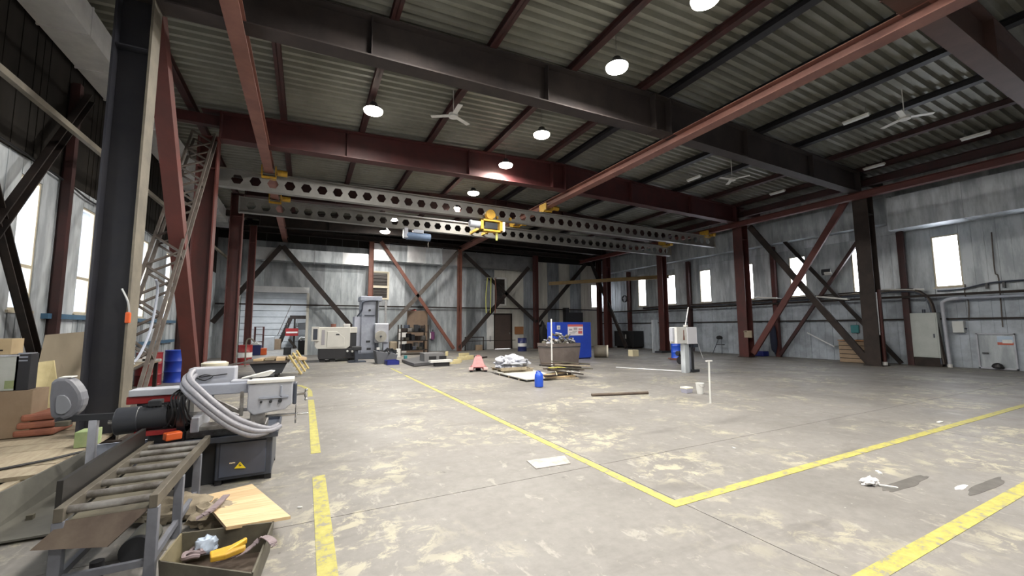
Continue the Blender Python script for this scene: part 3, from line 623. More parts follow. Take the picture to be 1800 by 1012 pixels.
# unlit tube fittings
for k, (x, y) in enumerate(((14.8, 5.87), (19.3, 4.55), (19.5, 7.3), (14.6, 11.55), (19.3, 10.83), (19.5, 13.99))):
    z = ztop(x)-.06; t = thing('tube_fitting', 'white tube light fitting ' + ['between dark purlins above the near fan', 'near the picture edge by the red edge beam', 'beyond the brown column head by the edge beam', 'past the charcoal beam beside the middle fan', 'past the charcoal beam by the edge beam', 'past the crimson beam by the edge beam'][k], 'light fitting', (x, y, z), kind='thing')
    MB().box(x-.06, x+.06, y-.34, y+.34, z, z+.05).build('housing', WHITE, t); MB().cyl((x, y-.32, z-.02), (x, y+.32, z-.02), .035, n=10).build('diffuser', TUBE, t)
    for q in (-.25, .25): MB().cyl((x, y+q, z+.05), (x, y+q, ztop(x)+PD+.06), .008, n=6).build('hanger', STEEL, t)
# ceiling fans
for k, (px, py, a0) in enumerate(((797, 203, .5), (1590, 207, 1.2), (1287, 315, .9))):
    c = PZ(px, py, 7.35); t = thing('ceiling_fan', 'white three-bladed ceiling fan ' + ['between the side lamp and the ridge lamps', 'in the near bay over the window side', 'in the middle bay over the window side'][k], 'fan', c, kind='thing')
    MB().lathe(c, [(.04, -.06), (.13, -.05), (.13, .04), (.05, .08)], 16).build('motor', WHITE, t, smooth=True)
    MB().cyl(c, (c.x, c.y, ztop(c.x)+PD+.06), .012, n=8).build('down_rod', WHITE, t)
    for b_ in range(3):
        an = a0+b_*2.0944; dd = V((math.cos(an), math.sin(an), 0)); MB().bar(c+dd*.12, c+dd*.62, .13, .012).build('blade', WHITE, t)
# ================================================================== things on the floor
def pb(x0, y0, x1, y1, Yf, dep, floor=False, zb=None):   # surveyed front rectangle at distance Yf, with its depth
    a = PY(x0, y0, Yf); b = PY(x1, y1, Yf); c = PY(x0, y1, Yf)
    return (min(a.x, b.x), max(a.x, b.x), Yf, Yf+dep, (0. if floor else (b.z if zb is None else zb)), max(a.z, PY(x1, y0, Yf).z))
def BX(t, name, m, bb, bev=0, **k): return MB().box(*bb).build(name, m, t, bev=bev, **k)
# ------------------------------------------------------------------ bandsaw
SW = thing('bandsaw', 'grey horizontal metal bandsaw with dark base beside the navy column', 'bandsaw', (-.8, 5.5, 0))
bs = BX(SW, 'base_cabinet', DGREY, (-.77, -.27, 5.2, 5.95, .05, .45), .012)
BX(bs, 'front_door', mat('slate_door_paint', (.062, .074, .108), (.05, .06, .088), 3, .4), (-.735, -.325, 5.185, 5.2, .08, .42), .006)
MB().prism([PY(412, 823, 5.18), PY(432, 822, 5.18), PY(422, 811, 5.18)], (0, -.006, 0)).build('warning_triangle', mat('warning_yellow', (.80, .62, .02), rough=.4), bs)
MB().prism([PY(421, 820, 5.17), PY(425, 817, 5.17), PY(422, 817, 5.17), PY(423, 813.5, 5.17), PY(419.6, 817.6, 5.17), PY(422, 817.6, 5.17)], (0, -.003, 0)).build('warning_mark', BLACK, bs)
MB().cbox((-.62, 5.18, .22), (.05, .01, .012)).build('door_latch', CHROME, bs)
for q in ((-.74, 5.25), (-.3, 5.25), (-.74, 5.9), (-.3, 5.9)): MB().box(q[0]-.03, q[0]+.03, q[1]-.03, q[1]+.03, 0, .05).build('foot', BLACK, SW)
BX(SW, 'rear_base', mat('near_black_base', (.022, .024, .028), rough=.5), (-1.28, -.77, 5.3, 5.95, .0, .42), .01)
m = MB().box(-1.36, -.22, 5.12, 6.02, .45, .465)
for q in ((-1.36, -.22, 5.12, 5.14), (-1.36, -.22, 6.0, 6.02), (-1.36, -1.34, 5.14, 6.), (-.24, -.22, 5.14, 6.)): m.box(*q, .465, .50)
m.build('coolant_tray', DGREY, SW)
BX(SW, 'bed', STEEL, (-1.2, -.35, 5.35, 5.75, .465, .55), .01)
BX(SW, 'vise_jaw', LGREY, (-1.0, -.93, 5.22, 5.8, .55, .70), .01)
BX(SW, 'vise_jaw', STEEL, (-.5, -.36, 5.3, 5.75, .55, .69), .012)
BX(SW, 'vise_slide', STEEL, (-.95, -.45, 5.25, 5.45, .55, .60), .008)
MB().cyl((-.36, 5.4, .62), (-.04, 5.38, .62), .016, n=12).build('vise_screw', CHROME, SW, smooth=True)
hw = MB(); c = V((-.06, 5.38, .62))
for a in (0, math.pi/2): dd = V((.0, math.cos(a+.3), math.sin(a+.3))); hw.cyl(c-dd*.11, c+dd*.11, .011, n=8)
hw.cyl(c, c+X*.13, .012, n=8); hw.build('vise_handle', CHROME, SW, smooth=True)
# saw head
wc = MB(); a, b = -.53, -.10
wc.prism([(a, 5.28, .72), (a+.06, 5.28, .66), (b-.07, 5.28, .70), (b, 5.28, .76), (b, 5.28, 1.03), (a, 5.28, .99)], (0, .2, 0))
wc = wc.build('idler_wheel_cover', LGREY, SW, bev=.014)
BX(wc, 'cover_lip', WHITE, (-.54, -.09, 5.26, 5.50, 1.0, 1.035), .006)
BX(wc, 'adjuster_plate', GREYM, (-.42, -.14, 5.262, 5.28, .83, .85))
BX(wc, 'adjuster_plate', GREYM, (-.22, -.205, 5.262, 5.28, .84, .96))
for k in range(3): MB().cyl((-.40+.09*k, 5.28, .80), (-.40+.09*k, 5.25, .80), .012+.004*k, n=10).build('bolt', SHELL, wc, smooth=True)
MB().cyl((-.10, 5.38, .84), (.02, 5.37, .85), .018, n=10).build('tension_screw', STEEL, SW, smooth=True)
hw = MB(); c = V((.02, 5.37, .85))
for k in range(3): dd = V((0.25, math.cos(k*2.09+.4), math.sin(k*2.09+.4))); hw.cyl(c, c+dd*.065, .010, n=8); hw.blob(c+dd*.07, (.018, .018, .018), k, 0, 8, 5, flat=False)
hw.build('tension_handle', CHROME, SW, smooth=True)
BX(SW, 'end_cap', DGREY, (-.10, -.06, 5.30, 5.46, .74, .98), .015)
BX(SW, 'bow_arm', GREYM, (-1.05, -.50, 5.32, 5.46, .90, 1.01), .01)
BX(SW, 'bow_arm_top', LGREY, (-.70, -.5, 5.36, 5.52, 1.0, 1.035), .008)
MB().bar((-.88, 5.35, .88), (-.60, 5.35, .70), .03, .05, Y).build('blade_guide_arm', STEEL, SW)
MB().box(-.60, -.57, 5.31, 5.37, .66, .92).build('blade_guide', STEEL, SW)
MB().box(-1.1, -.30, 5.365, 5.367, .70, .735).build('saw_blade', CHROME, SW)
MB().bar((-.95, 5.5, .80), (-.62, 5.5, .62), .04, .05, Y).build('lift_cylinder', LGREY, SW)
eb = BX(SW, 'electric_box', LGREY, (-1.10, -.68, 5.50, 5.72, .98, 1.17), .012)
MB().tube(curve_pts([(-1.02, 5.49, 1.07), (-.95, 5.48, 1.04), (-.88, 5.48, 1.08), (-.95, 5.48, 1.1), (-1.0, 5.48, 1.08), (-.85, 5.48, 1.09), (-.75, 5.48, 1.10)], 4), .006, 6).build('loose_cable', BLACK, eb)
MB().prism([(-.62, 5.46, 1.04), (-.36, 5.50, 1.05), (-.30, 5.5, 1.10), (-.34, 5.46, 1.11)], (0, .12, .004)).build('folded_paper', WHITE, SW)
# drive side: gearbox, wheels, motor
MB().cyl((-1.12, 5.42, .72), (-1.05, 5.42, .72), .20, n=28).build('drive_wheel_guard', SHELL, SW, smooth=True, bev=.008)
MB().cyl((-1.20, 5.42, .72), (-1.14, 5.42, .72), .15, n=28).build('pulley', BLACK, SW, smooth=True)
MB().box(-1.13, -1.04, 5.36, 5.5, .72, .98).build('guard_neck', SHELL, SW, bev=.01)
mo = MB().cyl((-1.20, 5.35, .72), (-1.42, 5.35, .71), .12, n=24).build('motor_body', SHELL, SW, smooth=True)
MB().cyl((-1.42, 5.35, .71), (-1.60, 5.35, .705), .125, .13, n=24).build('motor_fan_cover', mat('motor_slate', (.035, .038, .046), rough=.3), SW, smooth=True, bev=.01)
MB().cyl((-1.60, 5.35, .705), (-1.66, 5.35, .705), .02, n=12).build('motor_shaft', CHROME, mo, smooth=True)
m = MB()
for k in range(9): an = -1.2+k*.36; q = V((0, math.cos(an), math.sin(an)))*.125; m.bar(V((-1.22, 5.35, .72))+q, V((-1.41, 5.35, .712))+q, .006, .02, q)
m.build('cooling_fins', SHELL, mo)
BX(mo, 'terminal_box', SHELL, (-1.36, -1.26, 5.28, 5.40, .83, .89), .008)
BX(SW, 'motor_mount', REDP, (-1.45, -1.08, 5.28, 5.5, .55, .60), .006)
BX(SW, 'gearbox', mat('black_gearbox', (.016, .016, .018), rough=.35), (-1.35, -1.05, 5.3, 5.6, .42, .62), .02)
MB().cbox((-1.12, 5.16, .555), (.13, .10, .07), .5).build('orange_guard', ORANGE, SW, bev=.01)
g = BX(SW, 'red_carton', REDP, (-1.66, -1.22, 5.75, 5.95, .80, .88), .008)  # red carton with a pale lid, built as part of the saw
BX(g, 'carton_lid', LGREY, (-1.64, -1.15, 5.73, 5.97, .88, .95), .008)
MB().box(-1.58, -1.3, 5.80, 5.9, .42, .80).build('carton_post', DGREY, SW)
HM = mat('grey_ribbed_hose', (.27, .27, .30), (.21, .21, .24), 40, .42)
for k, (du, dw) in enumerate(((0, 0), (.030, .036), (-.012, -.045), (.05, -.012))):
    pth = [PY(352, 655, 5.6), PY(330, 660, 5.45), PY(326, 674, 5.25), PY(345, 694, 5.12), PY(375, 720, 5.05), PY(408, 743, 5.03), PY(442, 756, 5.04), PY(468, 757, 5.1), PY(482, 750, 5.22)]
    MB().tube(curve_pts([q+V((du, (k % 2)*.03, dw*(1 if i_ < 7 else .4))) for i_, q in enumerate(pth)], 5), .028, 10).build('flexible_hose', HM, SW, smooth=True)
for k in range(5):
    x = -1.12+.03*k; MB().tube(curve_pts([(x, 5.45, .98), (x-.05, 5.25-.02*k, .92), (x-.02, 5.2, .75), (x-.10+.03*k, 5.28, .62), (x-.2, 5.3, .84)], 4), .009, 6).build('hydraulic_line', BLACK, SW, smooth=True)
MB().box(-1.075, -1.05, 5.29, 5.31, .90, .99).build('white_label', WHITE, SW)
# swing-arm control console
cn = thing('control_console', 'grey rounded control console on a swing arm left of the saw motor', 'console', (-2.1, 5.6, 0))
m = MB(); pr = [(-.01, 0), (.06, -.02), (.12, .0), (.165, .05), (.188, .11), (.192, .17), (.175, .24), (.145, .30), (.11, .35), (.07, .385), (.0, .39), (-.035, .375), (-.05, .34), (-.052, .2), (-.04, .08), (-.03, .03)]
sx0 = -2.12; sz0 = .74
m.prism([(sx0+u, 5.55, sz0+v_) for u, v_ in pr], (0, .16, 0)).build('housing', mat('console_dark_grey', (.17, .175, .20), (.13, .135, .155), 3, .4), cn, bev=.03)
MB().prism([(sx0+.03+u*.45, 5.535, sz0+.05+v_*.45) for u, v_ in pr], (0, .02, 0)).build('front_recess', mat('console_recess_grey', (.20, .21, .235), rough=.5), cn, bev=.005)
MB().box(sx0+.0, sx0+.09, 5.57, 5.69, sz0+.385, sz0+.395).build('top_strip', WHITE, cn)
MB().cyl((sx0+.04, 5.6, sz0-.03), (sx0+.04, 5.6, sz0+.03), .05, n=14).build('swivel', SHELL, cn, smooth=True)
MB().bar((sx0+.04, 5.6, sz0-.01), (-1.36, 5.55, .72), .045, .06).build('swing_arm', SHELL, cn)
MB().box(sx0+.02, sx0+.12, 5.52, 5.6, sz0-.07, sz0-.02).build('arm_bracket', OLIVE, cn, bev=.008)
MB().box(-1.87, -1.81, 5.55, 5.61, 0, .70).build('post', LGREY, cn)
MB().box(-1.93, -1.75, 5.48, 5.68, 0, .012).build('post_foot', DGREY, cn)
# roller conveyor
CV = thing('roller_conveyor', 'grey roller conveyor table feeding the bandsaw', 'conveyor', (-1.03, 4.3, 0))
CG = mat('conveyor_slate_paint', (.16, .17, .20), (.11, .115, .135), 4, .5); RG = mat('conveyor_rail_grime', (.14, .125, .10), (.09, .08, .065), 5, .5, .3)
for x in (-1.27, -.83):
    MB().box(x-.022, x+.022, 3.48, 5.12, .455, .535).build('side_rail', RG, CV, bev=.003)
for y_ in (3.54, 3.79, 4.01, 4.28, 4.54, 4.77, 4.98): MB().cyl((-1.25, y_, .505), (-.85, y_, .505), .024, n=14).build('roller', STEEL, CV, smooth=True)
for x, y_ in ((-1.27, 3.51), (-.83, 3.51), (-.83, 4.12), (-.83, 4.72), (-1.27, 4.72)): MB().box(x-.028, x+.028, y_-.028, y_+.028, 0, .455).build('leg', CG, CV, bev=.003)
MB().box(-1.245, -.855, 3.495, 3.525, .10, .14).build('cross_bar', CG, CV); MB().box(-.845, -.815, 3.54, 4.70, .10, .14).build('side_bar', CG, CV); MB().box(-1.285, -1.255, 3.54, 4.70, .10, .14).build('side_bar', CG, CV)
MB().prism([(-1.25, 3.50, .455), (-.85, 3.50, .455), (-1.02, 3.42, .29), (-1.36, 3.44, .34)], (0, .02, -.008)).build('drip_apron', RUST, CV)
MB().prism([(-1.245, 3.55, .44), (-1.05, 3.55, .30), (-.855, 3.55, .44)], (0, 1.5, 0)).build('drip_tray', OLIVE, CV)
MB().box(-1.34, -1.31, 3.62, 5.1, .45, .66).build('side_guard', mat('black_guard_plate', (.018, .017, .016), rough=.45), CV)
MB().cyl((-1.12, 3.62, .02), (-1.12, 3.62, .14), .035, n=14).build('levelling_foot', BLACK, CV, smooth=True)
# chute plates left of the conveyor
ch = thing('steel_chute', 'dusty grey sheet steel chute lying left of the conveyor', 'chute', (-1.8, 5., 0))
MB().hexa([(-2.12, 4.55, .02), (-1.62, 4.55, .02), (-1.50, 6.05, .10), (-1.98, 6.05, .10), (-2.12, 4.55, .035), (-1.62, 4.55, .035), (-1.50, 6.05, .115), (-1.98, 6.05, .115)]).build('bottom', mat('dusty_grey_sheet', (.125, .122, .105), (.085, .083, .073), 3, .55, .2), ch)
GRS = MATS['dusty_grey_sheet']
MB().hexa([(-2.13, 4.55, .02), (-2.115, 4.55, .02), (-1.97, 6.05, .10), (-1.99, 6.05, .10), (-2.22, 4.50, .27), (-2.2, 4.5, .27), (-1.99, 6.1, .33), (-2.01, 6.1, .33)]).build('side', GRS, ch)
MB().hexa([(-1.62, 4.55, .02), (-1.605, 4.55, .02), (-1.48, 6.05, .10), (-1.50, 6.05, .10), (-1.50, 4.5, .30), (-1.48, 4.5, .30), (-1.38, 6.1, .36), (-1.40, 6.1, .36)]).build('side', GRS, ch)
MB().box(-2.02, -1.42, 6.05, 6.07, .08, .36).build('end_plate', GREYM, ch)
for q in ((-1.95, 4.9), (-1.6, 5.8), (-1.9, 5.8)): MB().box(q[0]-.02, q[0]+.02, q[1]-.02, q[1]+.02, 0, .09).build('foot', OLIVE, ch)
solo(MB().tube(curve_pts([(-4.0, 6.6, .11), (-3.2, 6.4, .105), (-2.6, 6.6, .125), (-2.25, 6.9, .12), (-1.9, 6.7, .02), (-1.75, 6.5, .02)], 6), .014, 8), 'hose', BLACK, 'black hose snaking over the planks towards the saw', 'hose', smooth=True)
# scrap box, board, sacks
TB = thing('scrap_tray', 'open grimy steel tray full of straps and rags in front of the saw', 'tray', (-.5, 3.6, 0))
c = [PZ(278, 986, .20), PZ(318, 936, .20), PZ(482, 916, .20), PZ(445, 1008, .20)]
c = [V((p.x, p.y, 0)) for p in c]; cc = sum(c, V())/4; lo = [cc+(p-cc)*.94 for p in c]
MB().prism([p+Z*.002 for p in lo], (0, 0, .012)).build('bottom', RUST, TB)
for k in range(4):
    a, b = c[k], c[(k+1) % 4]; a2, b2 = lo[k], lo[(k+1) % 4]; nn_ = (cc-(a+b)/2).normalized()*.012
    MB().hexa([a2, b2, b2+nn_, a2+nn_, a+Z*.2, b+Z*.2, b+nn_+Z*.2, a+nn_+Z*.2]).build('side', OLIVE if k else mat('olive_plate_light', (.20, .17, .10), (.14, .12, .07), 4, .6), TB)
e0 = V((cc.x, cc.y, .02))
def inn(px, py, z): return PZ(px, py, z)
g = MB(); p0 = inn(368, 978, .12); 
pts = [(0, 0), (.11, .02), (.19, .07), (.20, .05), (.12, -.02), (.20, .0), (.20, -.025), (.10, -.06), (.02, -.06)]
g.prism([p0+V((u, v_*1.6, 0)) for u, v_ in pts], (0, 0, .035))
solo(g, 'work_glove', YEL, 'yellow work glove lying in the grimy steel tray', 'glove', bev=.008)
p0 = inn(362, 962, .10); 
def rag(name, c, sz, m, label, cat, seed, amp=.5, fr=3.):
    return solo(MB().blob(c, sz, seed, amp, 22, 14, fr), name, m, label, cat, smooth=True)
rag('cleaning_rag', V((p0.x, p0.y+.02, .06+.04)), (.07, .06, .07), mat('pale_blue_cloth', (.50, .58, .70), (.38, .46, .58), 8, .9), 'crumpled pale blue rag in the grimy steel tray', 'rag', 3, .35, 2.6)
for k in range(3):
    p = inn(338+12*k, 984-8*k, .06); m = MB()
    m.tube(curve_pts([p+V((.05*math.cos(t), .045*math.sin(t), .035+.008*math.sin(3*t+k))) for t in [i*.7 for i in range(9)]], 3), .014, 6)
    solo(m, 'strap_coil', STRAP, 'coiled lilac-grey lashing strap in the grimy steel tray, ' + ['at its left corner', 'middle one beside the glove', 'under the blue rag'][k], 'strap', smooth=True)
MB_ = MB(); pts = curve_pts([inn(385, 985, .06), inn(420, 975, .11), inn(445, 958, .15), inn(462, 943, .19), inn(478, 950, .235), inn(482, 960, .21)], 5)
for a, b in zip(pts, pts[1:]): MB_.bar(a, b, .045, .006)
solo(MB_, 'lashing_strap', STRAP, 'flat lilac-grey strap hanging over the right side of the steel tray', 'strap')
# board
bd = thing('laminated_board', 'pale pine glued board leaning over the back of the steel tray', 'board', (-.45, 4.2, 0))
k0, k1, k2, k3 = PZ(352, 872, .06), PZ(443, 850, .03), PZ(511, 907, .17), PZ(398, 926, .225)
nb = 6
for k in range(nb):
    a, b, c_, d_ = k0.lerp(k3, k/nb), k1.lerp(k2, k/nb), k1.lerp(k2, (k+.985)/nb), k0.lerp(k3, (k+.985)/nb)
    MB().hexa([q-Z*.022 for q in (a, b, c_, d_)]+[a, b, c_, d_]).build('plank', WOOD if k % 2 else WOOD2, bd)
    TM
rag('cloth_sack', V((-.92, 4.55, .06)), (.26, .16, .10), SACK, 'dusty crumpled sack under the conveyor beside the pine board', 'sack', 5, .55)
rag('cloth_sack', V((-.62, 4.28, .06)), (.16, .14, .10), SACK, 'small dusty sack bunched against the pine board edge', 'sack', 9, .5)
m = MB(); pts = curve_pts([PZ(345, 912, .16), PZ(372, 895, .19), PZ(398, 870, .15)], 4)
for a, b in zip(pts, pts[1:]): m.bar(a, b, .05, .012)
solo(m, 'cloth_strip', STRAP, 'faded lilac cloth strip lying across the corner of the pine board', 'cloth')
mt_ = thing('gear_motor', 'dark round gear motor lying on the floor under the conveyor', 'motor', (-.98, 3.95, 0))
MB().cyl((-.98, 3.82, .09), (-.98, 4.05, .09), .085, n=20).build('body', mat('dull_motor_grey', (.12, .12, .105), rough=.5), mt_, smooth=True); MB().cyl((-.98, 3.78, .09), (-.98, 3.82, .09), .09, n=20).build('end_cap', SHELL, mt_, smooth=True); MB().box(-1.03, -.93, 3.85, 4.0, 0, .02).build('foot', SHELL, mt_)
# ------------------------------------------------------------------ left corner: planks and boxes
dk = thing('plank_platform', 'low dusty timber plank platform under the cardboard boxes', 'platform', (-3.4, 7.5, 0))
for k in range(11):
    y0 = 5.75+.40*k; MB().box(-4.35, -2.42-.03*rnd.random()-(.35 if k < 1 else 0), y0, y0+.385, .06, .098+.006*rnd.random()).build('plank', TIMB if k != 6 else PLY, dk)
for x in (-4.1, -3.3, -2.6): MB().box(x-.05, x+.05, 5.8, 10., .0, .06).build('bearer', TIMB, dk)
q = PZ(68, 766, .11); Yb = q.y
cb = thing('cardboard_box', 'large brown taped cardboard box at the bottom of the stack by the wall', 'box', (q.x-.3, Yb+.3, .105))
a = pb(-60, 692, 50, 766, Yb, .42, zb=.108)
BX(cb, 'body', CARD, a, .01); MB().box(a[0]+.05, a[0]+.2, a[2]-.004, a[2], a[4]+.04, a[5]-.02).build('tape', PLY, cb)
MB().box(a[1]-.36, a[1]-.33, a[2]-.003, a[3]-.2, a[4]+.2, a[4]+.25).build('hand_hole', BROWN, cb)
MB().bar((a[0], a[2]+.1, a[5]), (a[1], a[2]+.1, a[5]), .2, .008).build('flap', CARD, cb)
zt = a[5]+.006
wb = pb(-70, 626, 27, 700, Yb+.03, .36, zb=zt); t = thing('white_carton', 'white and pale carton standing on the brown cardboard box', 'box', (wb[0], wb[2], zt)); BX(t, 'body', mat('white_card', (.50, .52, .50), (.42, .45, .42), 3, .7), wb, .008)
MB().box(wb[1]-.12, wb[1]-.03, wb[2]-.004, wb[2], wb[4]+.03, wb[4]+.14).build('printed_patch', GREENB, t); MB().box(wb[0], wb[1], wb[2]-.01, wb[2]+.05, wb[5]-.02, wb[5]+.005).build('glossy_tape', FOIL, t)
b2 = pb(29, 622, 47, 700, Yb+.03, .2, zb=zt); t = thing('black_carton', 'narrow black carton with a pale printed mark on the cardboard box', 'box', (b2[0], b2[2], zt)); BX(t, 'body', mat('black_card', (.025, .026, .032), rough=.55), b2, .006)
for k in range(3): MB().box(b2[0]+.03, b2[1]-.03, b2[2]-.003, b2[2], b2[4]+.40+.05*k, b2[4]+.42+.05*k).build('printed_mark', GREYM, t)
MB().box(b2[0]+.01, b2[1]-.01, b2[2]+.02, b2[3]-.02, b2[5]-.001, b2[5]+.012).build('plastic_wrap', FOIL, t)
tb = pb(-60, 596, 20, 613, Yb+.06, .28, zb=wb[5]+.006); t = thing('flat_carton', 'flat brown carton on top of the white carton', 'box', (tb[0], tb[2], tb[4])); BX(t, 'body', mat('tan_card', (.52, .40, .24), (.45, .34, .2), 3, .8), (tb[0], tb[1], tb[2], tb[3], wb[5]+.006, tb[5]), .006)
MB().box(tb[1]-.3, tb[1]-.08, tb[2]-.003, tb[2], tb[4]+.05, tb[4]+.07).build('printed_line', BROWN, t)
solo(MB().hexa([PX(128, 722, -3.55)*1, V((-3.5, 10.2, .11)), V((-3.46, 10.2, .11)), V((-3.4, 9.2, .11)), V((-3.6, 9., 1.45)), V((-3.9, 9.9, 1.5)), V((-3.86, 9.9, 1.5)), V((-3.56, 9., 1.45))]) if False else
     MB().hexa([V((-3.98, 9.55, .11)), V((-3.30, 9.75, .11)), V((-3.30, 9.78, .11)), V((-3.98, 9.58, .11)), V((-4.05, 10.05, 1.50)), V((-3.62, 10.25, 1.55)), V((-3.62, 10.28, 1.55)), V((-4.05, 10.08, 1.50))]), 'plywood_sheet', PLY, 'tan plywood sheet leaning against the side wall behind the boxes', 'board')
solo(MB().hexa([V((-3.62, 8.95, .11)), V((-3.35, 9.05, .11)), V((-3.35, 9.08, .11)), V((-3.62, 8.98, .11)), V((-3.75, 9.15, 1.08)), V((-3.6, 9.25, 1.1)), V((-3.6, 9.28, 1.1)), V((-3.75, 9.18, 1.08))]), 'plywood_offcut', YTIMB, 'narrow yellowish timber offcut leaning behind the black carton', 'board')
for k in range(3):
    p = PY(93, 738-15*k, 8.4); solo(MB().cbox((p.x-.12, 8.5, .16+.105*k), (.42-.04*k, .55, .095), .1*k), 'clay_brick_pack', mat('terracotta_red', (.34, .13, .08), (.24, .09, .06), 5, .8), 'reddish brown folded sack ' + ['at the bottom of the small stack', 'in the middle of the small stack', 'on top of the small stack'][k]+' by the cardboard box', 'sack', bev=.03)
p = PZ(150, 738, .1)
gq = pb(136, 706, 168, 729, 7.2, .25); solo(MB().box(gq[0], gq[1], gq[2], gq[3], .105, .30), 'green_carton', GREENB, 'small green and cream carton at the foot of the navy column', 'box', bev=.006)
# red drum, blue drum behind lattice
def drum(name, c, r, h, m, label, band=None, lid=None):
    t = thing(name, label, 'drum', c); x, y_, z = c
    MB().lathe(c, [(r, 0), (r, h*.03), (r*.975, h*.04), (r*.975, h*.31), (r*1.02, h*.33), (r*.975, h*.35), (r*.975, h*.64), (r*1.02, h*.66), (r*.975, h*.68), (r*.975, h*.96), (r, h*.97), (r, h)], 24).build('shell', m, t, smooth=True)
    if band is not None: MB().ring((x, y_, z+h*.37), (x, y_, z+h*.62), r*.99, r*.95, 24).build('band', band, t, smooth=True)
    MB().lathe((x, y_, z+h), [(r*.9, -.01), (r*.9, .0), (r*.1, .004)], 20).build('lid', lid or m, t)
    MB().cyl((x+r*.5, y_, z+h), (x+r*.5, y_, z+h+.02), .03, n=10).build('bung', SHELL, t)
    return t
drum('steel_drum', (-3.95, 15.2, 0), .30, .92, REDP, 'red steel drum by the side wall behind the lattice brace')
drum('steel_drum', (-3.45, 15.75, 0), .29, .95, BLUE, 'bright blue drum beside the red one behind the lattice brace', None)
t = thing('wall_bench', 'dark low bench against the side wall with red drum beside', 'bench', (-4.1, 13.5, 0))
MB().box(-4.4, -3.5, 12.2, 14.5, .70, .76).build('top', TIMB, t)
for q in ((-4.3, 12.3), (-3.6, 12.3), (-4.3, 14.4), (-3.6, 14.4)): MB().box(q[0]-.04, q[0]+.04, q[1]-.04, q[1]+.04, 0, .7).build('leg', BROWN, t)
rag('plastic_bag', V((-3.85, 12.5, .76+.07)), (.34, .22, .17), mat('white_plastic_film', (.72, .74, .78), (.6, .62, .66), 8, .35), 'white plastic bag lying on the bench behind the saw', 'bag', 4, .5)
t = thing('white_fitting', 'white angular plastic fitting standing on the bench', 'fitting', (-3.6, 13.6, .76))
for q in ((-3.7, 13.6, .80, .30, .10, .08), (-3.62, 13.6, .88, .10, .10, .22), (-3.5, 13.7, .79, .34, .12, .06)): MB().cbox(q[:3], q[3:]).build('arm', WHITE, t, bev=.01)
t = thing('work_lamp', 'round cream work lamp head on a stand behind the saw', 'lamp', (-2.0, 12.4, 0))
c = PY(378, 640, 10.4); c = V((c.x, 10.4, c.z)); t.location = (c.x, c.y, 0); TM[t.name] = Matrix.Translation((c.x, c.y, 0))
MB().lathe((0, 0, 0), [(.06, -.12), (.20, -.06), (.235, 0), (.235, .03), (.2, .05)], 22)
MB().lathe(c, [(.07, -.12), (.20, -.07), (.235, -.01), (.235, .03), (.21, .04)], 22).build('shade', mat('cream_enamel', (.62, .58, .46), rough=.4), t, smooth=True)
MB().lathe(c, [(.20, .04), (.19, .055), (.02, .06)], 22).build('diffuser', WHITE, t, smooth=True)
MB().cyl((c.x, c.y, .03), (c.x, c.y, c.z-.1), .018, n=8).build('stand', DGREY, t); MB().cyl((c.x, c.y, 0), (c.x, c.y, .03), .18, n=18).build('foot', DGREY, t)
# electric cable on the navy column
solo(MB().tube(curve_pts([(-2.31, 7.85, 1.82), (-2.33, 7.82, 2.0), (-2.40, 7.80, 2.18)], 4), .012, 6), 'cable_hook', ALU, 'short wire hook sticking out of the navy column', 'hook')
solo(MB().cbox((-2.32, 7.845, 1.76), (.06, .06, .16)), 'cable_plug', ORANGE, 'orange plug hanging on the corner of the navy column', 'plug', bev=.015)
solo(MB().tube(curve_pts([(-2.44, 8.45, 1.05), (-2.40, 8.7, 1.15), (-2.38, 9.1, 1.6), (-2.38, 9.3, 2.25), (-2.36, 9.1, 2.45)], 5), .02, 8), 'bent_conduit', GREYM, 'pale bent conduit curving up the side of the lattice brace', 'pipe', smooth=True)
solo(MB().tube(curve_pts([(-4.44, 7.2, 4.72), (-4.42, 9.1, 4.62), (-4.42, 10., 4.60), (-4.42, 11.3, 4.54), (-4.42, 12.4, 4.45), (-4.42, 14, 4.6), (-4.42, 17, 4.5)], 5), .02, 6), 'wall_cable', BLACK, 'sagging dark cable along the side wall above the windows', 'cable', smooth=True)
for y_, z_ in ((8.0, 0),): pass
# ------------------------------------------------------------------ cart with pallet near the opening
ct = thing('low_cart', 'dark low cart loaded with weathered boards before the opening', 'cart', (-.9, 15.6, 0)); Yc_ = 15.4
a = PY(428, 642, Yc_).x; b = PY(505, 642, Yc_).x
MB().prism([(a+.35, Yc_, .14), (b-.15, Yc_, .14), (b, Yc_, .48), (a+.15, Yc_, .48)], (0, 1.1, 0)).build('body', mat('black_cart_paint', (.03, .033, .04), rough=.5), ct, bev=.01)
MB().box(a, b+.05, Yc_-.1, Yc_+1.25, .48, .54).build('deck', GREYST, ct)
for q in ((a+.5, Yc_+.1), (b-.3, Yc_+.1), (a+.5, Yc_+.95), (b-.3, Yc_+.95)): MB().cyl((q[0]-.05, q[1], .10), (q[0]+.05, q[1], .10), .10, n=16).build('wheel', BLACK, ct, smooth=True)
for k in range(5): solo(MB().cbox((a+.45+.28*k, Yc_+.35+.1*(k % 2), .58+.02*(k % 2)), (.26, .8, .07+.02*(k % 3)), .1*(k-2)), 'timber_block', TIMB if k % 2 else WOOD, 'short timber block on the low cart, ' + ['at its far left end', 'second from its left end', 'middle one', 'second from the pallet', 'next to the leaning pallet'][k], 'timber', bev=.01)
solo(MB().prism([(a-.5, Yc_+.3, .40), (a+.35, Yc_+.2, .545), (a+.35, Yc_+1., .545), (a-.5, Yc_+1., .40)], (0, 0, .02)), 'steel_plate', GREYST, 'thin grey plate overhanging the left end of the low cart', 'plate')
PLT = mat('yellow_pallet_wood', (.52, .42, .19), (.42, .33, .14), 5, .7)
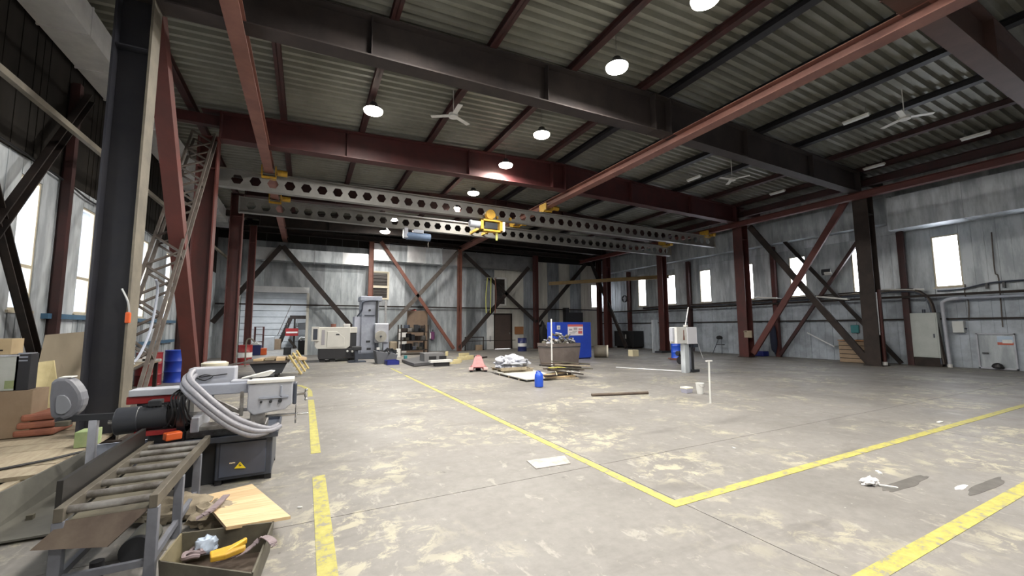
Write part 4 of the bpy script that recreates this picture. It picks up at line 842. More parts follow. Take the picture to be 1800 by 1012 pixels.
pl = thing('yellow_pallet', 'small yellow wooden pallet leaning on the low cart', 'pallet', (b+.1, Yc_, 0))
u0 = V((b+.40, Yc_-.25, .05)); ud = (V((b-.02, Yc_-.2, .72))-u0).normalized(); un = Y*1.; uw = ud.cross(un).normalized()
wv = (V((-ud.z, 0, ud.x))*-.26+Y*.45)
for k in range(5): p = u0+ud*(.08+.15*k); MB().bar(p, p+wv, .09, .02, ud).build('board', PLT, pl)
for yy in (.04, .5, .96): MB().bar(u0+wv*yy+wv.cross(ud).normalized()*.045+ud*.02, u0+wv*yy+wv.cross(ud).normalized()*.045+ud*.76, .05, .06, wv).build('runner', PLT, pl)
# things by the near red columns / inside the opening
def bpx(x0, y0, x1, y1, name, label, cat, m, Yf=None, dep=.5, bev=.01, group=None):
    if Yf is None: Yf = PZ((x0+x1)/2, y1).y
    return solo(MB().box(*pb(x0, y0, x1, y1, Yf, dep, floor=True)), name, m, label, cat, group, bev=bev)
drum('steel_drum', (-2.35, 21.6, 0), .28, .86, REDP, 'red drum with a white band beside the slim red column', WHITE)
bpx(462, 592, 481, 611, 'white_cabinet', 'white cabinet standing inside the opening below the stairs', 'cabinet', PLAST, 34.5, 1.)
bpx(478, 596, 493, 610, 'cardboard_box', 'brown cardboard box inside the opening by the stair foot', 'box', CARD, 35.2, 1.)
t = thing('red_shelf', 'rusty red open shelf inside the opening beside the white cabinet', 'shelf', (-3.6, 33, 0)); a = pb(448, 574, 461, 612, 33., .6, floor=True)
for q in ((a[0], a[2]), (a[1], a[2]), (a[0], a[3]), (a[1], a[3])): MB().box(q[0]-.03, q[0]+.03, q[1]-.03, q[1]+.03, 0, a[5]).build('post', RED, t)
for k in range(4): MB().box(a[0], a[1], a[2], a[3], .15+k*(a[5]-.2)/3, .19+k*(a[5]-.2)/3).build('board', RED, t)
a = pb(436, 607, 458, 619, 28.6, .9, floor=True)
solo(MB().box(*a), 'blue_crate', NBLUE, 'dark blue crate just inside the opening near its left jamb', 'crate', bev=.02)
rag('rag_heap', V((a[0]+.35, a[2]+.4, a[5]+.06)), (.28, .25, .15), WHITE, 'white rag heap on the dark blue crate', 'rag', 2)
solo(MB().box(*pb(458, 612, 468, 618, 28.6, .5, floor=True)), 'small_crate', ORANGE, 'small orange crate beside the dark blue crate', 'crate', bev=.02)
t = thing('black_machine', 'black small machine inside the opening beside its right jamb', 'machine', (-.5, 28, 0)); a = pb(524, 598, 538, 622, 28., .7, floor=True)
BX(t, 'body', BLACK, a, .02); MB().cyl((a[0]-.1, 28.2, a[5]*.45), (a[0]-.5, 28.2, a[5]*1.1), .07).build('arm', GREYST, t, smooth=True); MB().box(a[0]-.75, a[0]-.35, 28., 28.5, 0, .45).build('base', SHELL, t, bev=.02); MB().blob((a[0]+.25, 28.3, a[5]+.08), (.25, .15, .12), 2, .3).build('cover', WHITE, t, smooth=True)
# ------------------------------------------------------------------ white lathe
Ym = 21.2; a = pb(550, 575, 612, 634, Ym, 1.5, floor=True); x0, x1 = a[0], a[1]; zt = a[5]
t = thing('cnc_lathe', 'cream white enclosed lathe on a black base below the dark brace', 'lathe', ((x0+x1)/2, Ym+.7, 0))
BX(t, 'base', mat('lathe_black_base', (.022, .022, .026), rough=.5), (x0+.28, x1+.35, Ym, Ym+1.4, .12, .62), .03)
for q in (x0+.45, (x0+x1)/2+.1, x1+.2): MB().box(q-.12, q+.12, Ym+.1, Ym+1.3, 0, .12).build('foot', BLACK, t)
W2 = mat('cream_machine_paint', (.66, .65, .60), (.6, .59, .55), 2, .4)
MB().prism([(x0+.18, Ym-.05, .62), (x0+.1, Ym-.05, .75), (x0+.1, Ym-.05, zt), (x1+.05, Ym-.05, zt), (x1+.05, Ym-.05, .72), (x1-.1, Ym-.05, .60)], (0, 1.3, 0)).build('enclosure', W2, t, bev=.02)
dr = MB().prism([(x0+.62, Ym-.09, .68), (x0+.62, Ym-.09, zt-.2), (x1-.55, Ym-.09, zt-.2), (x1-.2, Ym-.09, zt-.5), (x1-.2, Ym-.09, .68)], (0, .04, 0)).build('sliding_door', W2, t, bev=.012)
MB().box(x0+1.0, x0+1.15, Ym-.11, Ym-.08, 1.25, 1.31).build('badge', SHELL, dr)
pn = BX(t, 'control_panel', W2, (x0-.05, x0+.28, Ym-.22, Ym-.02, .98, zt+.02), .015)
MB().box(x0+.02, x0+.2, Ym-.24, Ym-.21, 1.05, zt-.08).build('screen', DGREY, pn)
MB().box(x0+.38, x0+.52, Ym-.07, Ym-.04, .8, 1.5).build('window_strip', mat('greyish_panel', (.36, .35, .38), rough=.4), t)
BX(t, 'top_hood', W2, (x1-.3, x1+.38, Ym+.1, Ym+1.2, zt-.28, zt), .02)
BX(t, 'side_housing', SHELL, (x1+.05, x1+.36, Ym+.15, Ym+1.1, .62, zt-.28), .02)
MB().cyl((x0+.9, Ym+.4, zt), (x0+.9, Ym+.4, zt+.16), .12, n=14).build('vent_cap', ORG, t, smooth=True); BX(t, 'top_box', WHITE, (x0+1.35, x0+1.65, Ym+.3, Ym+.7, zt, zt+.16), .02)
for k in range(3): MB().cyl((x1-.05+.22*k, Ym-.05, .48-.02*k), (x1-.05+.22*k, Ym, .48-.02*k), .05, n=10).build('fitting', WHITE, t)
# ------------------------------------------------------------------ boring machine
Ym = 22.2
t = thing('boring_machine', 'tall blue-grey boring machine with a column and round spindle head', 'machine', (3.1, Ym+.6, 0))
c1 = pb(636, 524, 664, 624, Ym, 1.1, zb=.3); BX(t, 'column', GREYM, c1, .04)
c2 = pb(623, 556, 637, 622, Ym+.1, .9, zb=.3); BX(t, 'column_housing', mat('machine_lilac_grey', (.40, .42, .50), (.33, .35, .42), 3, .45), c2, .04)
c3 = pb(634, 521, 672, 529, Ym-.05, 1.2); BX(t, 'head_cap', GREYM, c3, .03)
BX(t, 'base', DGREY, (c2[0]-.2, c1[1]+.9, Ym-.2, Ym+1.3, 0, .32), .03)
c4 = pb(659, 568, 683, 602, Ym-.35, .9); sh = BX(t, 'spindle_head', LGREY, c4, .05)
cy = PY(669, 591, Ym-.38); MB().cyl((cy.x, Ym-.47, cy.z), (cy.x, Ym-.35, cy.z), .29, n=32).build('face_plate', mat('cream_grey_face', (.36, .35, .31), (.28, .27, .24), 3, .5), sh, smooth=True); MB().cyl((cy.x, Ym-.52, cy.z), (cy.x, Ym-.47, cy.z), .05, n=12).build('spindle', DGREY, sh, smooth=True)
for q in (663, 678): a = PY(q, 528, Ym); b = PY(q, 570, Ym); MB().box(a.x-.05, a.x+.05, Ym-.1, Ym+.05, b.z, a.z).build('guide_screw', SHELL if q == 663 else CHROME, t)
a = pb(660, 601, 665, 622, Ym-.2, .3); MB().box(a[0], a[1], a[2], a[3], .3, a[5]).build('support_post', DGREY, t); a = pb(674, 600, 683, 622, Ym-.2, .3); MB().box(a[0], a[1], a[2], a[3], .3, a[5]).build('rear_post', GREYM, t)
hp = PY(650, 545, Ym-.03); MB().cyl((hp.x, Ym-.03, hp.z), (hp.x, Ym+.02, hp.z), .06, n=12).build('cap', SHELL, t); MB().box(hp.x-.25, hp.x+.25, Ym-.06, Ym, hp.z-.3, hp.z-.24).build('bracket', DGREY, t)
MB().tube(curve_pts([PY(664, 528, Ym-.1), PY(640, 530, Ym-.15), PY(636, 545, Ym-.1), PY(628, 556, Ym)], 5), .04, 8).build('cable_loop', DGREY, t, smooth=True)
for q in ((647, 600), (648, 613)): p = PY(*q, Ym); MB().box(p.x-.1, p.x+.1, Ym-.02, Ym+.02, p.z-.05, p.z+.05).build('cover_plate', SHELL, t)
# pedestal press by lathe
t = thing('small_press', 'small dark green-black stand machine between lathe and boring machine', 'machine', (2.25, 20.6, 0)); a = pb(622, 609, 633, 640, 20.2, .5, floor=True)
BX(t, 'head', SHELL, (a[0]-.05, a[1]+.05, 20.2, 20.7, .55, a[5]), .03); MB().box(a[0]+.08, a[1]-.08, 20.35, 20.55, .05, .55).build('stem', DGREY, t); MB().box(a[0]-.2, a[1]+.25, 20.1, 20.9, 0, .05).build('foot', DGREY, t)
# swarf bin and blue tray
t = thing('swarf_bin', 'dark grey swarf bin full of scrap beside the blue tray', 'bin', (3.5, 19.5, 0)); Yb_ = 18.9; a = pb(661, 612, 699, 640, Yb_, .9, floor=True)
MB().hexa([(a[0]+.08, Yb_, 0), (a[1]-.1, Yb_, 0), (a[1]-.1, Yb_+.8, 0), (a[0]+.08, Yb_+.8, 0), (a[0], Yb_, a[5]-.12), (a[1], Yb_, a[5]-.3), (a[1], Yb_+.9, a[5]-.3), (a[0], Yb_+.9, a[5]-.12)]).build('body', mat('bin_slate', (.115, .12, .135), rough=.55), t, bev=.01)
m = MB()
for k in range(16): c = V((a[0]+.1+rnd.random()*(a[1]-a[0]-.2), Yb_+.1+.6*rnd.random(), a[5]-.2+.1*rnd.random())); dd = V((rnd.uniform(-1, 1), rnd.uniform(-1, 1), rnd.uniform(-.3, .5)))*.25; m.bar(c-dd, c+dd, .05, .04)
m.build('scrap_offcuts', SHELL, t, kind='stuff'); MB().cbox((a[0]+.1, Yb_+.1, a[5]-.02), (.12, .1, .1)).build('tag', WHITE, t)
t = thing('blue_tray', 'shallow dark blue plastic tray on the floor before the swarf bin', 'tray', (3.9, 18.3, 0)); a = pb(680, 634, 702, 642.5, 18.1, .6, floor=True)
m = MB().box(a[0], a[1], a[2], a[3], 0, .015)
for q in ((a[0], a[1], a[2], a[2]+.02), (a[0], a[1], a[3]-.02, a[3]), (a[0], a[0]+.02, a[2], a[3]), (a[1]-.02, a[1], a[2], a[3])): m.box(*q, .015, a[5])
m.build('tub', mat('dark_blue_plastic', (.012, .02, .20), rough=.4), t)
# shelf rack with junk
Yk = 23.9; t = thing('junk_rack', 'dark steel rack crowded with parts against the far wall', 'rack', (5.5, Yk+.4, 0)); a = pb(706, 553, 752, 621, Yk, .9, floor=True)
for x in (a[0], a[1]):
    for y_ in (Yk, Yk+.9): MB().box(x-.03, x+.03, y_-.03, y_+.03, 0, 1.75).build('post', BROWN, t)
for z in (.25, .8, 1.3): MB().box(a[0]-.02, a[1]+.02, Yk-.02, Yk+.92, z, z+.04).build('shelf', DARK, t)
for k in range(24):
    z = (.29, .84, 1.34)[k % 3]; x = a[0]+.15+.047*k*(a[1]-a[0]-.3)/1.1; h = .15+.28*rnd.random()
    solo(MB().cbox((x, Yk+.3+.2*(k % 2), z+h/2), (.2, .3, h), rnd.random()), 'machine_part', [SHELL, STEEL, BROWN, SHELL, OLIVE, DGREY, BLACK][k % 7], 'small metal part among the crowd on the dark rack', 'part', 'metal parts on the dark rack', bev=.02)
bpx(716, 546, 751, 600, 'brown_board', 'brown board standing against the far wall behind the rack', 'board', mat('tan_brown_board', (.20, .14, .095), (.16, .11, .08), 3, .7), 26.4, .05)
bpx(700, 578, 716, 602, 'white_board', 'white board leaning on the wall beside the boring machine', 'board', WHITE, 26.5, .04)
bpx(686, 600, 699, 620, 'beige_sack', 'beige sack standing between the boring machine and the rack', 'sack', PLY, 25., .5, .08)
bpx(711, 625, 716, 632, 'teal_can', 'small teal can at the edge of the grey frame', 'can', TEAL, 20.6, .15)
bpx(697, 613, 704, 624, 'white_canister', 'small white canister beside the swarf bin', 'canister', WHITE, 22.4, .2)
# valve, extinguisher on wall
t = thing('fire_extinguisher', 'small purple-red extinguisher hanging low on the wall past the rack', 'extinguisher', (7.2, 26.7, .9)); p = PY(761, 588, 26.7)
MB().cyl((p.x, 26.75, p.z-.32), (p.x, 26.75, p.z+.2), .13, n=16).build('cylinder', mat('purple_red_paint', (.14, .04, .12), rough=.4), t, smooth=True); MB().cyl((p.x, 26.75, p.z+.2), (p.x, 26.75, p.z+.34), .04, n=10).build('valve', SHELL, t); MB().box(p.x-.22, p.x-.14, 26.65, 26.8, p.z-.25, p.z+.1).build('hose', WHITE, t); MB().box(p.x-.05, p.x+.05, 26.8, 26.99, p.z-.1, p.z).build('wall_bracket', SHELL, t)
t = thing('red_valve', 'red valve fitting on the wall pipe above the rack', 'valve', (5.8, 26.6, 3)); p = PY(727, 549, 26.6)
MB().cyl((p.x-.1, 26.6, p.z), (p.x+.15, 26.6, p.z+.1), .16, n=14).build('handwheel', REDP, t, smooth=True); MB().box(p.x-.08, p.x+.08, 26.5, 26.85, p.z-.5, p.z-.05).build('body', REDP, t, bev=.02)
# grey fabricated frame on the floor
t = thing('welded_plate_assembly', 'flat grey fabricated steel frame lying on the floor', 'frame', (5.3, 16.9, 0))
A_, B_, C_, D_ = PZ(706, 636, .02), PZ(728, 644, .02), PZ(768, 640, .02), PZ(752, 628, .02)
MB().prism([A_, B_, C_, D_], (0, 0, .12)).build('plate', mat('frame_slate', (.10, .10, .105), (.075, .075, .08), 3, .5), t, bev=.01)
a = pb(746, 622, 780, 636, 17.3, .8, floor=True); b_ = BX(t, 'box_section', mat('frame_slate_light', (.16, .16, .165), rough=.5), (a[0], a[1], a[2], a[3], .12, a[5]+.02), .01)
for k in range(2): MB().box(a[0]+.2+.45*k, a[0]+.52+.45*k, a[2]-.01, a[2]+.01, .22, .36).build('slot', BLACK, b_)
a = pb(757, 634, 795, 640, 16.4, .35); MB().box(a[0], a[1], a[2], a[3], .16, .25).build('white_beam', WHITE, t)
MB().box(a[0]+.2, a[1]-.1, a[2]+.05, a[3]-.05, 0, .16).build('support', BLACK, t)
for k, (x0, y0, x1, y1, an) in enumerate(((788, 637, 810, 641, .3), (797, 633, 812, 640, -.5), (803, 629, 822, 636, .1), (806, 625, 825, 627, 0), (818, 630, 833, 633, .2), (780, 621, 791, 628, 1.2))):
    p = PZ((x0+x1)/2, (y0+y1)/2, 0); solo(MB().cbox((p.x, p.y, .06+.01*k), ((x1-x0)*p.y/715, .14, .12+.02*k), an), 'timber_offcut', YTIMB, 'yellow timber offcut ' + ['nearest the white beam', 'standing skewed near the grey frame', 'lying flat in the middle of the scraps', 'thin and far behind the others', 'nearest the red pallet truck', 'short, at the corner of the grey frame'][k], 'timber')
for k, (px, py) in enumerate(((835, 628), (850, 629), (845, 631))):
    p = PZ(px, py); solo(MB().cbox((p.x, p.y, .04), (.5, .06, .06), .4*k), 'iron_bar', BROWN, 'dark iron bar on the floor behind the red pallet truck, ' + ['left one', 'right one', 'nearest one'][k], 'bar')
# pallet truck
p = PZ(841, 654); t = thing('pallet_truck', 'faded red pallet truck with its fork tips towards the open floor', 'pallet truck', p, -.37)
LK = dict(world=False)
MB().prism([(-.13, .62, .16), (.13, .62, .16), (.075, .62, .56), (-.075, .62, .56)], (0, .12, 0)).build('pump_housing', PINK, t, bev=.02, **LK)
for s_ in (-1, 1):
    f_ = MB().bar((s_*.26, .0, .10), (s_*.17, .62, .17), .15, .07).build('fork', PINK, t, **LK)
    MB().cyl((s_*.26-.05, .05, .045), (s_*.26+.05, .05, .045), .045, n=12).build('roller', SHELL, t, smooth=True, **LK); MB().cbox((s_*.265, .03, .125), (.15, .14, .08)).build('fork_tip', mat('worn_pink_white', (.62, .48, .46), rough=.5), f_, **LK)
MB().cyl((-.1, .72, .10), (.1, .72, .10), .10, n=14).build('steer_wheel', SHELL, t, smooth=True, **LK)
MB().hexa([(-.24, .18, .13), (.24, .18, .13), (.12, .62, .46), (-.12, .62, .46), (-.24, .16, .17), (.24, .16, .17), (.12, .60, .52), (-.12, .60, .52)]).build('fork_bridge', PINK, t, **LK)
MB().tube([(0, .74, .45), (.0, 1.3, .35)], .02, 8).build('drawbar', PINK, t, **LK)
# wrapped pallet, jerrycan, plank heap
t = thing('grey_board', 'large pale grey board lying under the film-wrapped pallet', 'board', PZ(930, 668)); c = [PZ(868, 657), PZ(925, 671.5), PZ(985, 666), PZ(930, 652)]
MB().prism([V((q.x, q.y, .05)) for q in c], (0, 0, .03)).build('sheet', mat('pale_grey_sheet', (.50, .50, .47), (.40, .40, .37), 3, .6), t)
for k in range(3): q = c[0].lerp(c[1], .2+.3*k); r_ = c[3].lerp(c[2], .2+.3*k); MB().bar(V((q.x, q.y, .026)), V((r_.x, r_.y, .026)), .08, .048).build('batten', TIMB, t)
ctr = PZ(913, 658); X0, Y0 = ctr.x, ctr.y+.55
t = thing('wooden_pallet', 'wooden pallet under the film-wrapped load', 'pallet', (X0, Y0, .081))
for k in range(3): MB().box(X0-.55, X0+.55, Y0-.5+.45*k, Y0-.4+.45*k, .081, .16).build('bearer', TIMB, t)
for k in range(6): MB().box(X0-.58+.2*k, X0-.42+.2*k, Y0-.52, Y0+.52, .16, .185).build('board', TIMB, t)
solo(MB().blob((X0-.02, Y0, .185+.14), (.58, .5, .26), 6, .55, 40, 22, 3.2), 'wrapped_load', FOIL, 'load crumpled in shiny clear film on the wooden pallet', 'wrapped load', smooth=True)
for k, (dx, an) in enumerate(((-.45, .2), (.0, -.3))): solo(MB().cbox((X0+dx, Y0-.56, .2), (.5, .05, .10), an*.3), 'wood_slat', TIMB, 'wooden slat at the front edge of the wrapped pallet, ' + ['left one', 'right one'][k], 'timber')
p = PZ(947.5, 680); t = thing('jerrycan', 'blue plastic jerrycan standing before the wrapped pallet', 'jerrycan', p)
MB().lathe(p, [(.09, 0), (.115, .02), (.118, .26), (.11, .33), (.07, .38), (.035, .39)], 20).build('body', BLUEP, t, smooth=True); MB().cyl(p+V((.03, 0, .385)), p+V((.03, 0, .42)), .028, n=12).build('cap', BLUEP, t, smooth=True); MB().tube(curve_pts([p+V((-.08, 0, .35)), p+V((-.07, 0, .41)), p+V((0, 0, .42))], 4), .012, 8).build('handle', BLUEP, t, smooth=True)
ctr = PZ(990, 667); X1, Y1 = ctr.x, ctr.y+.4
for k in range(9):
    an = -.35+.09*k; L_ = 1.3-.05*k; z = .03+.05*(k//3)
    solo(MB().cbox((X1-.1+.12*(k % 3), Y1-.25+.22*(k % 3), z), (L_, .17, .04), an), 'scrap_plank', [TIMB, RUST, BROWN, WOOD][k % 4], 'old plank in the low heap right of the jerrycan, ' + ['bottom', 'middle', 'top'][k//3]+' layer, '+['nearest', 'centre', 'farthest'][k % 3]+' one', 'plank')
t = thing('yellow_chair', 'folded yellow topped chair with pale rod legs on the plank heap', 'chair', (X1-.1, Y1, .2))
q0 = PY(975, 643, Y1).x; q1 = PY(1002, 643, Y1).x
MB().cbox(((q0+q1)/2, Y1+.2, .27), (q1-q0, .38, .03), .08, .12).build('seat', mat('yellow_seat', (.55, .50, .12), rough=.5), t, bev=.01)
for dx in (-.22, .16): MB().cyl(((q0+q1)/2+dx, Y1+.1, .27), ((q0+q1)/2+dx-.28, Y1-.45, .155), .012, n=8).build('leg', mat('cream_rod', (.6, .56, .4), rough=.5), t)
MB().cbox((q1+.05, Y1+.1, .24), (.22, .3, .05), .4).build('backrest', YTIMB, t)
for k in range(9):
    an = -.7+.22*((k*5) % 7)/2; c_ = V((X1+.15+.09*((k*3) % 5), Y1-.3+.11*((k*4) % 6), .205+.032*k)); dd = V((math.cos(an), math.sin(an), -.10+.03*(k % 4)))*(.55+.05*(k % 3))
    solo(MB().bar(c_-dd, c_+dd, .07+.02*(k % 3), .03), 'scrap_batten', [BROWN, TIMB, RUST, OLIVE, BROWN][k % 5], ['brown', 'weathered', 'rusty', 'olive', 'dark'][k % 5]+' thin batten jumbled on the low plank heap, '+['lowest', 'low', 'middle', 'upper', 'topmost'][min(k//2, 4)]+' of its kind', 'timber', 'battens jumbled on the plank heap')
for k in range(5): solo(MB().cyl((X1+.25+.08*k, Y1-.2-.1*(k % 2), .2+.03*(k % 3)), (X1+.55+.05*k, Y1-.5+.1*k, .19), .03, n=8), 'pipe_stub', SCRAPM[k], 'short pipe stub on the right end of the plank heap, '+['rusted grey', 'shiny', 'olive', 'brown', 'light grey'][k], 'pipe')
# scrap bin
p = PZ(994, 645); Ys = p.y; a = pb(969, 604, 1020, 645, Ys, 1.0, floor=True)
t = thing('scrap_bin', 'brownish steel bin heaped with metal scrap before the blue panel', 'bin', ((a[0]+a[1])/2, Ys+.5, 0)); BNM = mat('bin_brown_steel', (.185, .155, .14), (.14, .115, .105), 2, .5, .2)
x0, x1, z1 = a[0], a[1], a[5]
lo = [(x0+.08, Ys), (x1-.03, Ys+.1), (x1-.05, Ys+1.), (x0+.08, Ys+.95)]; hi = [(x0-.02, Ys-.05), (x1+.04, Ys-.0), (x1+.04, Ys+1.1), (x0-.02, Ys+1.05)]
for k in range(4):
    p0, p1, r0, r1 = lo[k], lo[(k+1) % 4], hi[k], hi[(k+1) % 4]; n_ = V(((lo[(k+2) % 4][0]-p0[0]), (lo[(k+2) % 4][1]-p0[1]), 0)).normalized()*.02
    MB().hexa([V((*p0, .05)), V((*p1, .05)), V((*p1, .05))+n_, V((*p0, .05))+n_, V((*r0, z1)), V((*r1, z1)), V((*r1, z1))+n_, V((*r0, z1))+n_]).build('side', BNM, t)
MB().prism([V((*q, .04)) for q in lo], (0, 0, .03)).build('bottom', BNM, t)
for q in lo: MB().box(q[0]-.05, q[0]+.05, q[1]-.05, q[1]+.05, 0, .05).build('foot', BLACK, t)
MB().prism([V((*q, z1-.16)) for q in hi], (0, 0, .03)).build('scrap_bed', SHELL, t)
for k in range(64):
    r1_, r2_ = rnd.random(), rnd.random(); c = V((x0+.1+(x1-x0-.2)*r1_, Ys+.1+.85*r2_, z1-.02+.46*(1-abs(r1_-.55)*1.7)*rnd.random())); dd = V((rnd.uniform(-1, 1), rnd.uniform(-1, 1), rnd.uniform(-.7, .8))).normalized()*rnd.uniform(.08, .22)
    m = MB()
    if k % 3 == 0: m.cyl(c-dd, c+dd, .035, n=8)
    elif k % 3 == 1: m.bar(c-dd, c+dd, .09, .03)
    else: m.cyl(c-dd*.3, c+dd*.3, .08, n=12)
    solo(m, 'metal_scrap', SCRAPM[k % 5], 'piece of metal scrap in the heap on the brownish bin', 'scrap', 'scrap pieces heaped in the bin')
solo(MB().cyl((x0+.0, Ys-.03, .1), (x0-.0, Ys-.03, 1.9), .03, n=8).box(x0-.06, x0+.06, Ys-.1, Ys-.06, 0, .1), 'white_rod', WHITE, 'thin white rod standing at the corner of the brownish bin', 'rod')
# blue panel
p = PZ(1020, 631); Yp = p.y; a = pb(975, 566, 1040, 631, Yp, .7, floor=True)
t = thing('blue_cabinet', 'cobalt blue sheet cabinet with a red and white notice', 'cabinet', ((a[0]+a[1])/2, Yp, 0)); BX(t, 'body', BLUE, (a[0], a[1], Yp, Yp+.7, .06, a[5]), .015)
MB().box(a[0]+.05, a[1]-.05, Yp+.05, Yp+.65, 0, .06).build('plinth', NBLUE, t)
c = pb(998, 570, 1025, 589, Yp-.012, .01); nt_ = BX(t, 'notice', mat('notice_white', (.74, .70, .72), rough=.5), c)
NR = mat('notice_red', (.55, .12, .12), rough=.5); NG = mat('notice_grey', (.35, .34, .36), rough=.5)
w_, h_ = c[1]-c[0], c[5]-c[4]
MB().box(c[0], c[1], c[2]-.004, c[2], c[5]-h_*.2, c[5]).build('notice_heading', NR, nt_)
for u0, v0, u1, v1, mm in ((.08, .45, .28, .6, NG), (.38, .5, .62, .72, NG), (.7, .52, .95, .62, NR), (.68, .15, .94, .4, NR), (.1, .22, .5, .28, NG), (.1, .12, .45, .17, NG), (.3, .34, .6, .4, NG)):
    MB().box(c[0]+w_*u0, c[0]+w_*u1, c[2]-.004, c[2], c[4]+h_*v0, c[4]+h_*v1).build('notice_print', mm, nt_)
c = pb(979, 572, 985, 579, Yp-.012, .01); lb_ = BX(t, 'label_plate', WHITE, c); w_, h_ = c[1]-c[0], c[5]-c[4]; MB().box(c[0]+w_*.35, c[0]+w_*.75, c[2]-.004, c[2], c[4]+h_*.3, c[4]+h_*.7).build('label_print', GREYM, lb_)
# big pipe ring
p = PZ(1055, 628); r_ = 10*p.y/715*1.32; t = thing('steel_pipe_piece', 'wide grey pipe piece with pale rim lying right of the blue cabinet', 'pipe', p)
d = V((.75, -.65, 0)).normalized(); c = V((p.x, p.y, r_)); MB().ring(c-d*.3, c+d*.42, r_, r_-.02, 32).build('pipe_wall', BEIGE, t, smooth=True); MB().ring(c+d*.34, c+d*.42, r_+.02, r_-.02, 32).build('rim', mat('cream_rim', (.60, .57, .48), rough=.5), t, smooth=True)
# drums, figures behind bin
def dr(px, py, r, h, m, label, band=None): p = PZ(px, py); return drum('steel_drum', (p.x, p.y, 0), r, h, m, label, band)
dr(918, 617, .30, .86, NBLUE, 'navy drum with a white band right of the brown door', WHITE)
t = thing('hanging_coveralls', 'black coveralls hanging beside the red post', 'clothes', (16., 26.3, .4)); p = PY(955, 590, 26.3)
MB().blob((p.x, 26.4, p.z-.1), (.38, .25, 1.15), 5, .35, 18, 16, 2.2, False).build('cloth', BLACK, t, smooth=True); MB().box(p.x-.2, p.x+.2, 26.4, 26.8, p.z+.75, p.z+.8).build('hanger', SHELL, t)
c = pb(905, 574, 920, 587, 26.9, .05); solo(MB().box(*c), 'orange_board', mat('orange_board', (.28, .12, .045), rough=.7), 'orange-brown square board on the wall above the navy drum', 'board')
c = pb(994, 549, 1025, 566, 26.6, .38); t = thing('dark_hatch', 'dark square duct outlet on the wall above the blue cabinet', 'vent', (c[0], 26.6, c[4])); BX(t, 'body', BLACK, c, .02); MB().box(c[0], c[0]+.35, 26.6, 26.98, c[5], c[5]+.35).build('elbow', BLACK, t)
# fluorescent strip things on wall
for k, (px, py) in enumerate(((857, 520), (863, 520), (870, 516))):
    m = MB(); z0 = PY(px, 550, 25.7).z; z1 = PY(px, 488, 25.7).z; x = PY(px, py, 25.7).x
    pts = curve_pts([(x, 25.7, z1), (x-.12+.1*k, 25.7, (z0+z1)/2), (x+.05*k-.1, 25.7, z0)], 5)
    for a, b in zip(pts, pts[1:]): m.bar(a, b, .03, .09, Y)
    solo(m, 'hanging_sling', [PYEL, PYEL, ORG][k], ['yellow-green lifting sling, the left one', 'yellow-green lifting sling, the middle one', 'orange lifting sling, the right one'][k]+' hanging by the dark window', 'sling')
hq = PY(863, 488, 25.7); solo(MB().cyl((hq.x-.45, 25.7, hq.z), (hq.x+.45, 25.7, hq.z), .03, n=8).cyl((hq.x, 25.7, hq.z), (hq.x, 26.98, hq.z), .03, n=8), 'sling_hook', STEEL, 'steel hook bar on the wall holding the slings', 'hook')
c = pb(856, 553, 868, 613, 26.88, .05, floor=True); t = thing('white_wall_board', 'narrow white board on the wall beside the brown door', 'board', (c[0], c[2], 0)); BX(t, 'board', WHITE, c); MB().box(c[0]+.2, c[0]+.32, c[2]-.01, c[2], .55, .95).build('printed_sign', NG, t)
bpx(838, 606, 848, 612, 'small_crate', 'small pink-brown crate on the floor at the far wall', 'crate', CARD, 26.2, .3)
c = pb(818, 592, 850, 613, 26.3, .4, floor=True); t = thing('wall_frame', 'dark empty steel stand by the far wall before the white board', 'stand', (c[0], 26.3, 0))
for q in (c[0], c[1]): MB().box(q-.03, q+.03, 26.3, 26.36, 0, c[5]).build('post', BROWN, t)
MB().box(c[0], c[1], 26.3, 26.36, c[5]-.06, c[5]).build('top_bar', BROWN, t); MB().box(c[0], c[1]+2.5, 26.3, 26.36, .62, .66).build('rail', BROWN, t)
# far corner: jib beam, dark opening
p0, p1 = PX(1062, 497, 20.), PX(1160, 488, 20.)
solo(MB().bar((15.9, 25.4, 4.75), (21.6, 19.4, 4.9), .14, .24), 'jib_beam', mat('dusty_ochre', (.20, .125, .035), (.14, .09, .03), 3, .6), 'ochre jib beam crossing the far corner under the ceiling', 'beam', kind='thing')
c = PX(1112, 585, 21.6); t = thing('black_oven', 'dark low oven in the far corner behind the leaning brace', 'oven', (21., 23.5, 0)); MB().box(20.9, 21.9, 22.2, 24.2, .12, 1.25).build('body', BLACK, t, bev=.02)
MB().box(20.88, 20.9, 22.9, 23.0, .7, 1.0).build('gauge', WHITE, t)
for q in (22.4, 24.): MB().box(21., 21.8, q-.05, q+.05, 0, .12).build('foot', DARK, t)
c = PX(1089, 541, 21.5)
t = thing('wall_fan', 'small dark wall fan high on the far corner wall', 'fan', (21.7, 24.3, 3.8)); p = PX(1097, 525, 21.5); MB().ring(p, p+X*.12, .26, .22, 20).build('guard', SHELL, t, smooth=True); MB().cyl(p+X*.02, p+X*.49, .06, n=10).build('motor', LGREY, t)
for k in range(4): an = k*math.pi/2+.3; MB().bar(p+X*.05, p+V((.05, math.cos(an)*.2, math.sin(an)*.2)), .02, .09).build('blade', LGREY, t)
solo(MB().box(*pb(1112, 615, 1123, 626, PZ(1118, 626).y, .35, floor=True)), 'cream_carton', mat('cream_card', (.62, .56, .38), rough=.8), 'small cream carton alone on the floor before the far red column', 'box', bev=.01)
c = PZ(1151, 618); t = thing('column_plate', 'pale sheet leaning on the red column behind the pedestal', 'sheet', (c.x, c.y, 0)); a = pb(1146, 562, 1158, 620, 18.3, .05, floor=True); BX(t, 'sheet', GALV[0], a)
